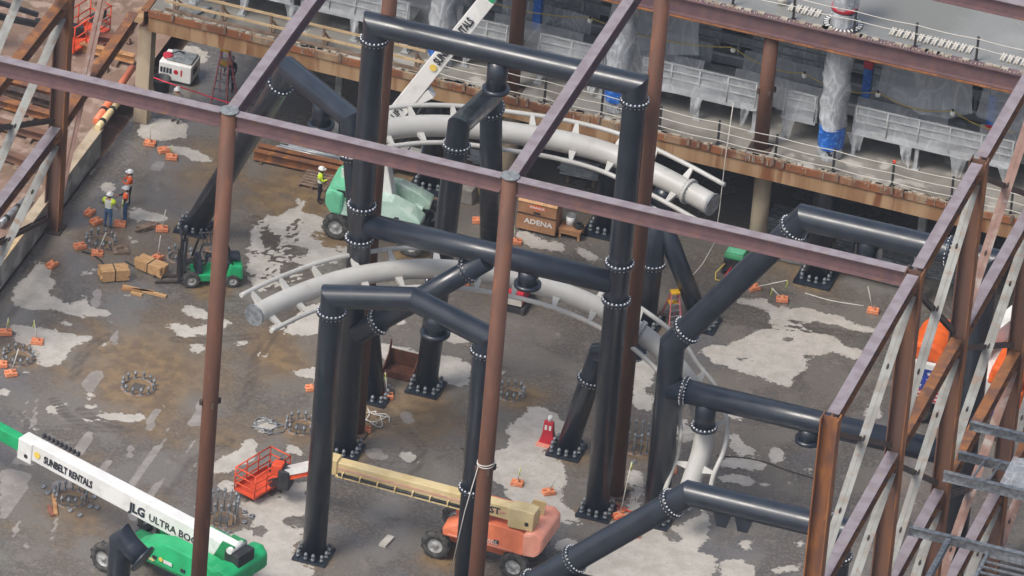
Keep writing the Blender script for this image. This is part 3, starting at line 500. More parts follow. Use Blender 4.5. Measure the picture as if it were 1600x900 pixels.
def wall_frame(x, ys, zs, lab, name='braced_wall_frame', skip=()):
    t = thing(name, lab, 'wall frame', (x, ys[0], 0))
    for i, y in enumerate(ys): hcol(x, y, 0, zs[-1]-(.0 if i else .0), t, 'rust_brown' if i else 'rust_orange', 'rust_orange')
    for i in range(len(ys)-1):
        for k, z in enumerate(zs):
            top = k == len(zs)-1; g = MB(); mm = 'primer_steel' if (k+i) % 2 == 0 or top else 'rust_brown'
            a, b = A3(x, ys[i]+.3, z-.3), A3(x, ys[i+1]-.3, z-.3); g.bar(a, b, .03, .5)
            o = g.build('girt', mm, t); MB().bar(a+A3(0, 0, .26), b+A3(0, 0, .26), .44, .035).build('top_flange', 'primer_grey' if mm == 'primer_steel' else 'rust_orange', o); MB().bar(a-A3(0, 0, .26), b-A3(0, 0, .26), .44, .035).build('bottom_flange', 'rust_orange', o)
        lv = [0.4]+list(zs)
        for k in range(len(lv)-1):
            if (i, k) in skip: continue
            double_angle('brace', (x+.03, ys[i]+.35, lv[k]+.35), (x+.03, ys[i+1]-.35, lv[k+1]-.9), 'mill_angle' if i < 2 else ('mill_angle_red' if (i+k) % 2 else 'mill_angle'), t, .17)
            MB().ibeam((x-.16, ys[i]+.35, lv[k+1]-.9), (x-.16, ys[i+1]-.3, lv[k]+.25), .2, .2, .03, .03, (1, 0, 0)).build('counter_brace', 'dark_steel', t)
            for yy, zz in ((ys[i]+.42, lv[k]+.55), (ys[i+1]-.42, lv[k+1]-1.0)): MB().box((x-.05, yy, zz), (.03, .6, .7)).build('gusset', 'rust_brown', t)
    return t
wr = wall_frame(XW, [-44.2, -33.2, -24.4, -13.4, -4.4, 5.0], [4.9, 11.3, 18.2, ZR], 'tall rusty braced wall frame of columns, girts and double-angle diagonals beside the flag-painted lift')
wlft = wall_frame(XLW-.3, [-14.8, -3.75], [5.2, 11.4, 18.2, ZR], 'rusty braced wall frame standing over the low concrete wall by the dirt bank')
rbm = thing('raking_beam', 'orange rusty beam running from the left wall frame to the deck corner', 'beam', (XLW-.3, -3.5, 4.9)); MB().ibeam((XLW-.3, -3.4, 4.95), (XLW-.2, edge(X0)-.25, ZD-.35), .55, .42, .035, .03).build('beam', 'rust_orange', rbm)
db = double_angle('raking_brace', (XLW-.35, -3.3, .5), (XLW-.35, 6.5, 18.2), 'mill_angle_red', None, .17); tag(db, 'long reddish double-angle brace rising from the left frame foot', 'brace')
# ================================================================ BLACK COASTER SUPPORTS
PR = .48
def flange(par, c, ax, r=PR, n=20, name='flange'):
    c = np.asarray(c, float); ax = nrm(ax)
    o = MB().cyl(c-ax*.06, c+ax*.06, r+.12, n=28).build(name, 'black_steel', par)
    b = MB(); ax = ax if ax[2] >= 0 else -ax; e1 = nrm(np.cross(ax, A3(0, 0, 1) if abs(ax[2]) < .9 else A3(1, 0, 0))); e2 = np.cross(ax, e1)
    for k in range(n):
        t = 2*math.pi*k/n; q = c+(e1*math.cos(t)+e2*math.sin(t))*(r+.075)
        b.cyl(q-ax*.105, q+ax*.105, .033, n=6)
    b.build('bolt_ring', 'bolt', o, kind='stuff'); return o
def base_plate(par, c, rot=0.0, sz=1.4):
    R = np.array(Matrix.Rotation(rot, 3, 'Z')); c = A3(c[0], c[1], 0)
    o = MB().box(c+A3(0, 0, .06), (sz, sz, .12), R).build('base_plate', 'black_steel', par)
    for k in range(12):
        t = 2*math.pi*(k+.5)/12; rr = .62/max(abs(math.cos(t)), abs(math.sin(t)))**.55*.95; q = c+R@A3(math.cos(t)*rr, math.sin(t)*rr, .14)
        MB().cyl(q, q+A3(0, 0, .10), .085, n=6).cyl(q+A3(0, 0, .1), q+A3(0, 0, .3), .045, n=8).cyl(q+A3(0, 0, .17), q+A3(0, 0, .26), .075, n=6).build('anchor_nut', 'galv', o)
def pipe(par, name, pts, r=PR): return MB().tube(pts, r, 32).build(name, 'black_steel', par)
def saddle(par, x, y, ztop, zbot, r=.4):
    o = MB().cyl((x, y, zbot), (x, y, ztop), r, n=24).build('saddle_stub', 'black_steel', par); MB().lathe((x, y, zbot), (0, 0, 1), [(r, .1), (r+.14, .08), (r+.14, -.05), (r+.02, -.06), (0.01, -.06)]).build('saddle_disc', 'black_steel', o); return o
# tall portal (A)
aL, aR = G(538, 705), G(932, 800); yA = -14.99; zT, zM = 20.15, 10.93
t = thing('coaster_support', 'tallest black pipe portal with two crossbeams and a knee brace', 'coaster support', ((aL[0]+aR[0])/2, yA, 0))
pipe(t, 'frame_pipe', [(aL[0], yA, .1), (aL[0]-.06, yA, zT), (aR[0], yA, zT), (aR[0], yA, .1)])
pipe(t, 'crossbeam', [(aL[0]+.2, yA, zM), (aR[0]-.2, yA, zM)])
pipe(t, 'knee_brace', [(aL[0]+.25, yA-.3, 5.9), (3.1, yA-.15, zM-.25)], .44)
dk_ = nrm(A3(3.1-aL[0]-.25, .3, zM-.25-5.9)); k0 = A3(aL[0]+.25, yA-.3, 5.9)
for tt in (1.15, 6.0): flange(t, k0+dk_*tt, dk_, .46)
for yy in (62, 322, 373): flange(t, (aL[0]-.04, yA, zat(aL, yy)), (0, 0, 1))
for yy in (157, 411, 468): flange(t, (aR[0], yA, zat(aR, yy)), (0, 0, 1))
base_plate(t, aL); base_plate(t, aR)
saddle(t, 2.85, yA, zT-.3, 18.5, .42); saddle(t, 4.84, yA, zM-.3, 9.9, .42)
# leaning-leg portal by the forklift (B)
b1, b2 = G(303, 357), G(583, 620); e1_, e2_ = V(452, 108, b1, b2), V(549, 186, b1, b2)
t = thing('coaster_support', 'black pipe frame whose slanting leg stands behind the forklift', 'coaster support', (b1+b2)/2)
pipe(t, 'frame_pipe', [b1+A3(0, 0, .1), e1_, e2_, b2+A3(0, 0, .1)], .48)
d1 = nrm(e1_-b1); d2 = nrm(b2-e2_); flange(t, e1_-d1*1.15, d1, .48); flange(t, e2_+d2*1.6, d2, .48); flange(t, b2-d2*10.5, d2, .48)
q = e1_+(e2_-e1_)*.55; saddle(t, q[0], q[1], q[2], q[2]-1.35, .42)
base_plate(t, b1); base_plate(t, b2)
# A-frame behind (C/D)
c0, d0 = G(665, 607), G(767, 400); ce = VY(717, 196, c0[1]); ap = VY(767, 150, -4.0)
t = thing('coaster_support', 'black A-frame with bent leg behind the tall portal holding the upper track', 'coaster support', (c0+d0)/2)
pipe(t, 'bent_leg', [c0+A3(0, 0, .1), ce, ap+nrm(ap-ce)*.3], .47); pipe(t, 'straight_leg', [d0+A3(0, 0, .1), ap], .47)
dd = nrm(ce-c0); flange(t, ce-dd*.95, dd, .47); flange(t, ce-dd*7.5, dd, .47); dd = nrm(ap-d0); flange(t, ap-dd*.9, dd, .47)
base_plate(t, c0); base_plate(t, d0); apex = ap; dleg = (d0, ap)
# low front portal (E)
yE = -22.81; E1 = G(490, 868); E2x = 5.52; k0, k1, k2 = VY(518, 463, yE), VY(645, 467, yE), VY(757, 525, yE)
t = thing('coaster_support', 'lower black pipe portal with kinked crossbeam in front of the tall portal', 'coaster support', (2.3, yE, 0))
pipe(t, 'frame_pipe', [(E1[0], yE, .1), (E1[0], yE, k0[2]), k1, (E2x, yE, k2[2]), (E2x, yE, .1)])
flange(t, (E1[0], yE, zat(E1, 488)), (0, 0, 1)); flange(t, (E2x, yE, zat(A3(E2x, yE, 0), 548)), (0, 0, 1)); flange(t, (E2x, yE, zat(A3(E2x, yE, 0), 762)), (0, 0, 1))
sx = k1+(A3(E2x, yE, k2[2])-k1)*.33; saddle(t, sx[0], yE, sx[2], sx[2]-1.0, .46); base_plate(t, E1); base_plate(t, (E2x, yE))
# right portal with sloped shoulder (F)
yF = -14.51; xF0, xF1 = 10.93, 23.33; f1, f2 = VY(1046, 536, yF), VY(1257, 340, yF); zl = 6.45
t = thing('coaster_support', 'black pipe portal with a sloped shoulder beside the braced wall', 'coaster support', (17, yF, 0))
pipe(t, 'frame_pipe', [(xF0, yF, .1), (xF0, yF, f1[2]), (f2[0], yF, f2[2]), (xF1, yF, f2[2]), (xF1, yF, .1)], .52)
pipe(t, 'crossbeam', [(xF0, yF-.12, zl), (xF1, yF-.12, zl)], .5)
ds = nrm(A3(f2[0]-xF0, 0, f2[2]-f1[2])); p0 = A3(xF0, yF, f1[2]); Ls = np.linalg.norm(A3(f2[0], yF, f2[2])-p0)
flange(t, p0+ds*.95, ds, .52, 24); flange(t, p0+ds*(Ls-.75), ds, .52, 24); flange(t, (xF0+.75, yF-.12, zl), (1, 0, 0), .5, 24); flange(t, (21.8, yF, f2[2]), (1, 0, 0), .52)
o = MB().cyl((12.6, yF-.12, zl), (12.6, yF-.12, 4.95), .42, n=24).build('hanger', 'black_steel', t); flange(t, (12.6, yF-.12, 5.0), (0, 0, 1), .42, 18); saddle(t, 16.95, yF-.12, zl-.3, 5.55, .42)
sp = MB().cyl((18.47, yF, f2[2]), (18.47, yF, f2[2]-1.35), .42, n=24).build('saddle_stub', 'black_steel', t)
for s in (-1, 1): MB().box((18.47+s*.5, yF, f2[2]-.9), (.05, .8, .8)).build('gusset', 'black_steel', sp)
base_plate(t, (xF0, yF)); base_plate(t, (xF1, yF))
# front right portal (G)
zG = 11.0; pg = G(1077, 771, zG); yG = pg[1]; g2 = VY(838, 908, yG); g3 = VY(1312, 832, yG)
t = thing('coaster_support', 'black pipe portal with long slanting shoulder in front of the braced wall', 'coaster support', (pg[0], yG, 0))
gd_ = nrm(g2-pg); gl = pg+gd_*11.2
pipe(t, 'frame_pipe', [(gl[0], yG, .1), gl, pg, (g3[0], yG, zG), (g3[0], yG, .1)], .5)
for L_ in (.9, 6.05, 8.3): flange(t, pg+gd_*L_, gd_, .5, 24)
flange(t, (g3[0]-.5, yG, zG), (1, 0, 0)); flange(t, (g3[0], yG, zG-1.2), (0, 0, 1))
zx = VY(905, 912, yG)[2]; pipe(t, 'crossbeam', [(pg[0]+gd_[0]*(zx-zG)/gd_[2], yG-.1, zx), (g3[0], yG-.1, zx)], .48)
for xx in (VY(1132, 800, yG)[0], VY(1165, 808, yG)[0]): MB().prism([(-.36, 0), (.36, 0), (.2, -.62), (-.2, -.62)], lambda p: (xx+p[0], yG-.3, zG-.35+p[1]), lambda p: (xx+p[0], yG+.3, zG-.35+p[1])).build('bracket', 'black_steel', t)
base_plate(t, (gl[0], yG)); base_plate(t, (g3[0], yG))
# cut elbow stub at the green lift
eb = G(180, 985); ze = zat(eb, 842)
t = thing('coaster_support', 'short black elbow pipe with blanked end beside the green lift wheel', 'coaster support', eb)
ez = A3(eb[0], eb[1], ze); dd = nrm(A3(.85, -.2, -.42)); q = ez+dd*1.15
pipe(t, 'elbow_pipe', [eb+A3(0, 0, .1), ez-A3(0, 0, .15), ez+A3(.2, -.05, .08), ez+dd*.45+A3(0, 0, .06), q], .46); MB().cyl(q-dd*.02, q+dd*.1, .62, n=28).build('blank_flange', 'black_steel', t); base_plate(t, eb)
# leaning column to the lower track (H)
h0 = G(885, 705); h1 = VY(936, 552, h0[1]); h2 = G(994, 545, 6.3)
t = thing('coaster_support', 'leaning black column with base plate beside the red extinguisher stand', 'coaster support', h0)
pipe(t, 'leaning_column', [h0+A3(0, 0, .1), h1, h2], .44); dd = nrm(h1-h0); flange(t, h1-dd*1.35, dd, .44); flange(t, h2, nrm(h2-h1), .42, 22); base_plate(t, h0)
# A-frame to the upper track (J/K)
j0, k0 = G(1008, 505), G(1096, 507); j1 = VY(1030, 315, j0[1]); k1 = V(1030, 335, j0, k0)
t = thing('coaster_support', 'black A-frame carrying the free end of the upper track', 'coaster support', (j0+k0)/2)
pipe(t, 'straight_leg', [j0+A3(0, 0, .1), j1], .46); pipe(t, 'slanting_leg', [k0+A3(0, 0, .1), k1], .4); flange(t, (j0[0]+.06, j0[1], zat(j0, 411)), (0, 0, 1), .46)
dd = nrm(A3(.5, .5, .9)); MB().cyl(j1-dd*.1, j1+dd*.75, .46, n=28).build('head', 'black_steel', t); flange(t, j1+dd*.72, dd, .46, 22); base_plate(t, j0); base_plate(t, k0); jhead = j1+dd*.8
# three columns that rise through the decks, wrapped in sheet above
def wrap(par, c, z0, z1, r, m, name, amp=.06):
    mb = MB(); n, k = 22, max(4, int((z1-z0)/.22)); vs_ = []
    for i in range(k+1):
        for j in range(n):
            a = 2*math.pi*j/n; rr = r+amp*(math.sin(3*a+i*.9)*.5+rnd.uniform(-.5, .5)); vs_.append((c[0]+rr*math.cos(a), c[1]+rr*math.sin(a), z0+(z1-z0)*i/k))
    mb._add(vs_, [(i*n+j, i*n+(j+1) % n, (i+1)*n+(j+1) % n, (i+1)*n+j) for i in range(k) for j in range(n)], True); return mb.build(name, m, par)
for (bx, by, ztop, lab) in [(672, 290, ZU-.35, 'black column through the deck, plastic-wrapped, behind the slanting white boom'), (945, 360, ZU-.35, 'black column through the deck with blue wrap beside the upper track'), (1272, 440, 15.5, 'black column through both decks with blue and clear wrap')]:
    b = G(bx, by); b[1] = max(b[1], edge(b[0])+1.0, UY+.85 if ztop > 13 else 0); t = thing('coaster_support', lab, 'coaster support', b)
    MB().cyl((b[0], b[1], .1), (b[0], b[1], ztop), .5, n=32).build('column', 'black_steel', t); base_plate(t, b, 0, 1.6)
    wrap(t, b, ZD+.02, ZD+.55, .54, 'plastic_dense', 'plastic_foot'); wrap(t, b, ZD+.5, ZD+1.6, .56, 'blue_wrap', 'blue_wrap', .05); wrap(t, b, ZD+1.5, ZU-.5, .58, 'plastic_dense', 'plastic_wrap', .09)
    if ztop > 13:
        wrap(t, b, ZU, ZU+.7, .56, 'plastic_dense', 'plastic_foot'); MB().cyl((b[0], b[1], ZU+.75), (b[0], b[1], ZU+.95), .56, n=28).build('red_band', 'red_paint', t); wrap(t, b, ZU+.9, ztop, .57, 'plastic_dense', 'plastic_wrap', .08)
        MB().lathe((b[0], b[1], ZU), (0, 0, 1), [(.58, .0), (.58, .05), (.84, .05), (.84, .0)]).build('floor_ring', 'black_rubber', t)
        rs = MB()
        for k in range(26): a = k*2*math.pi/26; rs.box((b[0]+.72*math.cos(a), b[1]+.72*math.sin(a), ZU+.06), (.2, .07, .03), np.array(Matrix.Rotation(a, 3, 'Z')))
        rs.build('ring_marks', 'plastic_dense' if 0 else 'white_paint', t, kind='stuff')
# ================================================================ WHITE TRACKS
def spline(P, per=10):
    P = np.array(P, float); Q = np.vstack([2*P[0]-P[1], P, 2*P[-1]-P[-2]]); out = []
    for i in range(1, len(Q)-2):
        for t in np.linspace(0, 1, per, endpoint=False):
            out.append(.5*((2*Q[i])+(-Q[i-1]+Q[i+1])*t+(2*Q[i-1]-5*Q[i]+4*Q[i+1]-Q[i+2])*t*t+(-Q[i-1]+3*Q[i]-3*Q[i+1]+Q[i+2])*t**3))
    out.append(Q[-2]); return np.array(out)
def track(lab, pts, rs, bank, joints, off=.95, ends=(1, 1), railup=.12):
    C = spline(pts); T = np.gradient(C, axis=0); T /= np.linalg.norm(T, axis=1)[:, None]
    t = thing('coaster_track', lab, 'coaster track', (C[len(C)//2][0], C[len(C)//2][1], C[len(C)//2][2]-rs))
    MB().tube(C, rs, 28, sharp=40).build('spine', 'track_white', t)
    S = np.cross(T, A3(0, 0, 1)); S /= np.linalg.norm(S, axis=1)[:, None]; S = -S; bk_ = np.interp(np.linspace(0, 1, len(C)), np.linspace(0, 1, len(bank)), bank)[:, None]
    S = S*np.cos(bk_)+A3(0, 0, 1)*np.sin(bk_); U = np.cross(T, S); U *= np.sign(U[:, 2:3])
    rails = []
    for s in (1, -1):
        R_ = C+S*s*off+U*railup; MB().tube(R_, .1, 12, sharp=40).build('rail', 'track_white', t); rails.append(R_)
    L_ = np.concatenate([[0], np.cumsum(np.linalg.norm(np.diff(C, axis=0), axis=1))]); d = .5
    while d < L_[-1]-.2:
        i = int(np.searchsorted(L_, d)); 
        for R_ in rails:
            tie = MB(); q = C[i]+nrm(R_[i]-C[i])*rs*.85; tie.prism([(-.16, 0), (.16, 0), (.06, 1), (-.06, 1)], lambda p: q+(R_[i]-q)*p[1]+T[i]*p[0]-U[i]*.07, lambda p: q+(R_[i]-q)*p[1]+T[i]*p[0]+U[i]*.07)
            tie.build('tie', 'track_white', t)
        d += 1.7
    for f in joints:
        i = int(f*(len(C)-1)); o = MB().cyl(C[i]-T[i]*.07, C[i]+T[i]*.07, rs+.1, n=28).build('joint_flange', 'track_white', t)
        b = MB(); e1 = S[i]; e2 = np.cross(T[i], e1)
        for k in range(20): q = C[i]+(e1*math.cos(k*.314)+e2*math.sin(k*.314))*(rs+.06); b.cyl(q-T[i]*.11, q+T[i]*.11, .035, n=6)
        b.build('bolt_ring', 'galv', o, kind='stuff')
    for e, i in zip(ends, (0, -1)):
        if e: sg = -1 if i == 0 else 1; MB().cyl(C[i], C[i]+T[i]*sg*.08, rs+.05, n=28).build('end_flange', 'galv', t)
    return t, C, T
lo = [(398, 492, 9.3), (450, 467, 9.2), (520, 441, 9.05), (590, 426, 8.95), (660, 420, 8.85), (740, 425, 8.75), (825, 441, 8.65), (900, 465, 8.3), (960, 494, 7.85), (1015, 531, 7.2), (1058, 573, 6.4), (1088, 620, 5.3), (1099, 668, 4.4), (1096, 705, 3.55), (1082, 748, 2.5), (1068, 790, 1.5)]
track('lower white tube track curving under the black portals down to the slab', [G(*q) for q in lo], .41, [.5, .45, .4, .3, .2, .1], (.33, .58), ends=(1, 1))
hi = [(575, 206, 8.6), (650, 197, 8.4), (720, 198, 8.1), (800, 208, 7.8), (880, 221, 7.5), (960, 243, 7.25), (1040, 280, 7.0), (1112, 319, 6.8)]
track('upper white tube track arcing behind the tall black portal', [G(*q) for q in hi], .46, [.35, .4, .45, .5], (.93,), off=1.0)
# ================================================================ STATION BETWEEN THE DECKS
def sheet(par, p00, p10, p11, p01, nu, nv, amp, m='plastic', name='plastic_sheet', seed=0, drape=.0, out=(0, -1, 0)):
    r = random.Random(seed); P = [np.asarray(q, float) for q in (p00, p10, p11, p01)]; ph = [r.uniform(0, 6.28) for _ in range(6)]; vs_ = []; out = np.asarray(out, float)
    for j in range(nv+1):
        for i in range(nu+1):
            u, v = i/nu, j/nv; q = P[0]*(1-u)*(1-v)+P[1]*u*(1-v)+P[2]*u*v+P[3]*(1-u)*v
            w_ = math.sin(u*nu*.9+ph[0]+v*2.1)*.5+math.sin(u*nu*.37+v*5+ph[1])*.6+r.uniform(-.5, .5)
            vs_.append(q + out*(amp*w_*(.35+v)) + A3(0, 0, -drape*math.sin(math.pi*u)*v + amp*.6*math.sin(u*nu*.5+ph[2])*v))
    n = nu+1; return MB()._add(vs_, [(j*n+i, j*n+i+1, (j+1)*n+i+1, (j+1)*n+i) for j in range(nv) for i in range(nu)], True).build(name, m, par)
ZP = ZD+1.35
PLAT = [(-17.2, -12.6, 'at the wooden guard rail end'), (-12.2, -7.4, 'left of the first wrapped column'), (-4.9, -2.95, 'between the first wrapped column and the round column'), (-1.6, 1.35, 'left of the blue-wrapped column by the tall portal'), (3.0, 8.15, 'between the tall portal and the girder column'), (9.3, 10.75, 'short one beside the girder column'), (12.4, 19.4, 'longest, right of the double-wrapped column'), (20.0, 23.8, 'behind the braced wall')]
YP = 6.55
for i, (xa, xb, where) in enumerate(PLAT):
    t = thing('station_platform', 'grey railed platform under clear plastic, '+where, 'platform', ((xa+xb)/2, YP+.8, ZD), 'grey station platforms under plastic')
    MB().box(((xa+xb)/2, YP+.85, ZP-.06), (xb-xa, 1.7, .12)).build('deck_plate', 'station_grey', t)
    MB().box(((xa+xb)/2, YP+.02, ZP-.12), (xb-xa-.02, .05, .3)).build('kick_plate', 'rail_grey', t)
    n = max(2, round((xb-xa)/1.3)+1)
    for k in range(n):
        x = xa+.08+(xb-xa-.16)*k/(n-1); MB().cyl((x, YP, ZP-.1), (x, YP, ZP+1.12), .035, n=8).build('rail_post', 'rail_grey', t)
        if k % 2 == 0:
            l = MB().box((x, YP+.18, (ZD+ZP)/2-.1), (.16, .16, ZP-ZD-.2)).build('leg', 'rail_grey', t); MB().box((x, YP+.18, ZD+.03), (.34, .34, .05)).build('foot', 'rail_grey', l)
    for zz in (.42, .77, 1.12): MB().bar((xa+.05, YP, ZP+zz), (xb-.05, YP, ZP+zz), .05, .05).build('rail', 'rail_grey', t)
    sheet(t, (xa, YP+.05, ZP+1.16), (xb, YP+.05, ZP+1.16), (xb+.05, YP-.04, ZP-.18), (xa-.05, YP-.04, ZP-.22), int((xb-xa)*4), 9, .045, seed=i)
    for k in range(int((xb-xa)/2.2)+1):
        x = xa+.25+2.2*k; sheet(t, (x-.5*rnd.uniform(.3, 1), YP-.1, ZP-.15), (x+.5*rnd.uniform(.3, 1), YP-.1, ZP-.15), (x+.12, YP+.0, ZD+rnd.uniform(.05, .5)), (x-.14, YP+.0, ZD+rnd.uniform(.05, .3)), 10, 10, .07, 'plastic_dense' if k % 2 else 'plastic', 'plastic_drape', seed=90+i*9+k)
for k, (yy, zz, h, lab) in enumerate([(9.0, ZP-.35, .5, 'front long grey station girder behind the railed platforms'), (10.2, ZP-.1, .45, 'second long grey station girder with plastic over it'), (11.5, ZP+.2, .4, 'third long grey station girder in the shade of the upper deck'), (13.2, ZP+.35, .5, 'fourth long grey station girder deep under the upper deck')]):
    t = thing('station_girder', lab, 'girder', (3, yy, ZD)); MB().box((3, yy, zz), (42, .55 if k % 2 else .8, h)).build('girder', 'station_grey' if k != 2 else 'rail_grey', t)
    MB().box((3, yy-.3-.1*(1-k % 2), zz+h/2+.03), (42, .12, .1)).build('lip', 'rail_grey', t)
    for q in range(12):
        xx = -16+q*3.5; MB().box((xx, yy, (ZD+zz-h/2)/2), (.22, .22, zz-h/2-ZD)).build('leg', 'station_grey', t)
        if k in (1, 3): MB().box((xx+1.2, yy, zz+h/2+.45), (.12, .12, .9)).build('guard_post', 'station_grey', t)
        if k == 2: MB().box((xx+.6, yy+.1, zz+h/2+.25), (1.1, .4, .5)).build('equipment_box', 'station_dark', t)
    if k in (1, 3):
        for dz in (.5, .88): MB().bar((-17, yy, zz+h/2+dz), (23, yy, zz+h/2+dz), .06, .06).build('guard_rail', 'station_grey', t)
    for q in range(7): sheet(t, (-15+q*5.4, yy-.45, zz+h/2+.55), (-11+q*5.4, yy-.45, zz+h/2+.5), (-11+q*5.4, yy-.7, zz-.35), (-15+q*5.4, yy-.7, zz-.3), 20, 7, .09, 'plastic' if (q+k) % 3 else 'plastic_dense', 'plastic_sheet', seed=200+k*10+q, drape=.25)
for k, xa in enumerate((1.2, 13.2, 17.6)):
    t = thing('plastic_curtain', ['loose clear plastic curtain hanging beside the clip-holed cross beam', 'clear plastic curtain hanging from the girder between the grey posts', 'clear plastic curtain hanging beside the last blue-tied post'][k], 'plastic sheet', (xa+1.5, 8.3, ZP+1)); sheet(t, (xa, 8.35, ZU-.9), (xa+3.4, 8.5, ZU-.8), (xa+3.9, 7.9, ZP+1.1), (xa-.3, 8.0, ZP+1.2), 22, 12, .1, 'plastic', seed=300+k, drape=.5)
for (px_, py_, m1, lab) in [(837, 62, 'blue_wrap', 'post wrapped all in blue behind the tall portal crossbeam'), (1350, 178, 'blue_wrap', 'grey post with red and blue wrapping right of the double-wrapped column'), (1448, 203, None, 'bare grey post between the two wrapped posts'), (1546, 212, 'blue_wrap', 'grey post with blue and red wrapping by the braced wall')]:
    b = VY(px_, py_, 8.75); t = thing('station_post', lab, 'post', (b[0], 8.75, ZP)); MB().box((b[0], 8.75, (ZP+ZU-1)/2), (.26, .3, ZU-1-ZP)).build('shaft', 'station_grey', t); MB().box((b[0], 8.75, ZP+.03), (.5, .5, .06)).build('foot', 'station_grey', t)
    if m1: MB().box((b[0], 8.74, ZP+1.15), (.36, .38, 1.5 if px_ > 900 else 2.2)).build('blue_wrapping', 'blue_wrap', t, bevel=.03)
    if m1 and px_ > 900: MB().box((b[0], 8.73, ZP+(.3 if px_ > 1500 else 2.0)), (.4, .42, .35)).build('red_wrapping', 'red_paint', t, bevel=.03)
# string of bulbs
bp = [VY(x, y, 7.7) for x, y in ((470, -55), (700, -20), (922, 28), (1146, 74), (1257, 114), (1372, 144), (1489, 173), (1600, 206))]
t = thing('string_light', 'yellow cable with round bulbs strung along the station', 'string light', bp[3]); wp = []
for a, b in zip(bp[:-1], bp[1:]):
    for u in np.linspace(0, 1, 9)[:-1]: wp.append(a+(b-a)*u-A3(0, 0, .35*4*u*(1-u)))
MB().tube(wp, .022, 6, sharp=80).build('cable', 'wire_yellow', t)
for q in bp[1:]: MB().ell(q-A3(0, 0, .13), .12).build('bulb', 'bulb', t); MB().cyl(q-A3(0, 0, .04), q+A3(0, 0, .06), .05, n=8).build('socket', 'black_rubber', t)
# guard rails along the deck edge
t = thing('wooden_guard_rail', 'rough lumber guard rail on the deck edge above the conduit pile', 'guard rail', (-13, edge(-13), ZD)); xs = [-17.6, -15.4, -13.2, -10.8, -8.4, -6.6]
for x in xs:
    p = MB().box((x, edge(x)+.35, ZD+.55), (.1, .1, 1.1)).build('post', 'wood_old', t); MB().bar((x, edge(x)+.4, ZD+.75), (x-.05, edge(x)+1.2, ZD+.05), .09, .05).build('kicker', 'wood', p); MB().box((x, edge(x)+.75, ZD+.03), (.12, 1.0, .05)).build('sill', 'wood_old', p)
for zz in (.5, 1.06): MB().bar((xs[0]-.4, edge(-17)+.28, ZD+zz), (xs[-1]+.4, edge(-6.6)+.28, ZD+zz), .05, .11).build('rail', 'plywood', t)
MB().bar((xs[0]-.4, edge(-17)+.28, ZD+.1), (xs[-1]+.4, edge(-6.6)+.28, ZD+.1), .04, .14).build('toe_board', 'wood_old', t)
def cable_rail(lab, xs, yf, z, n=3):
    t = thing('cable_guard_rail', lab, 'guard rail', (xs[0], yf(xs[0]), z))
    for x in xs: p = MB().box((x, yf(x), z+.58), (.09, .09, 1.16)).build('post', 'dark_machine', t); MB().box((x, yf(x), z+.02), (.2, .2, .04)).build('foot', 'dark_machine', p)
    for k in range(n):
        P = []
        for a, b in zip(xs[:-1], xs[1:]):
            for u in (0, .25, .5, .75): x = a+(b-a)*u; P.append((x, yf(x)-.05, z+1.08-k*.42-.05*math.sin(math.pi*u)))
        MB().tube(P, .018, 6, sharp=80).build('cable', 'rope_white', t)
    return t
cr = cable_rail('black posts with sagging cables along the lower deck edge', [-5.7, -3.3, -.75, 1.8, 4.4, 7.0, 9.55, 12.1, 14.7, 17.3, 19.9, 22.5], lambda x: edge(x)+.22, ZD); MB().box((14.7, edge(14.7)+.22, ZD+1.2), (.12, .12, .1)).build('orange_cap', 'orange_red', cr)
cable_rail('black posts with cables on the edge of the upper deck', [1.5, 4.2, 6.9, 9.55, 12.2, 14.85, 17.5, 20.2, 22.9], lambda x: UY+.3, ZU, 2)
# pale metal clips laid out on the upper deck
for (xa, ya, xb, yb, n) in ((1237, 12, 1278, 22, 5), (1395, 50, 1515, 78, 12), (1568, 90, 1600, 98, 4)):
    for k in range(n):
        q = G(xa+(xb-xa)*k/(n-1), ya+(yb-ya)*k/(n-1), ZU+.02); t = thing('deck_clip', 'pale folded metal deck clip laid in a row on the upper deck', 'metal clip', q, 'metal clips in rows on the upper deck')
        MB().box(q+A3(-.06, 0, .03), (.07, .62, .05)).box(q+A3(.06, 0, .03), (.07, .62, .05)).box(q+A3(0, 0, .015), (.16, .5, .02)).build('clip', 'offwhite', t)
q = G(1222, 6, ZU+.02); t = thing('bucket', 'white plastic bucket lying on the upper deck', 'bucket', q); MB().lathe(q, (0, 0, 1), [(.01, .01), (.2, .01), (.24, .5), (.22, .5), (.18, .04)]).build('shell', 'offwhite', t); MB().tube([q+A3(.24*math.cos(a), .24*math.sin(a), .5+.12*math.sin(a)) for a in np.linspace(0, 3.14, 9)], .012, 5).build('handle', 'galv', t)
# clutter on the lower deck left end
for k, (x0, y0, x1, y1, w_, lab) in enumerate([(1200, 95, 1310, 40, .25, 'pale flat steel plate lying on the deck corner'), (1320, 130, 1350, 60, .12, 'bent pale bar lying on the deck corner')]):
    a, b = G(x0/4, y0/4, ZD+.06), G(x1/4, y1/4, ZD+.06); tag(MB().bar(a, b, w_, .08).build('steel_plate', 'galv_dull', None), lab, 'plate')
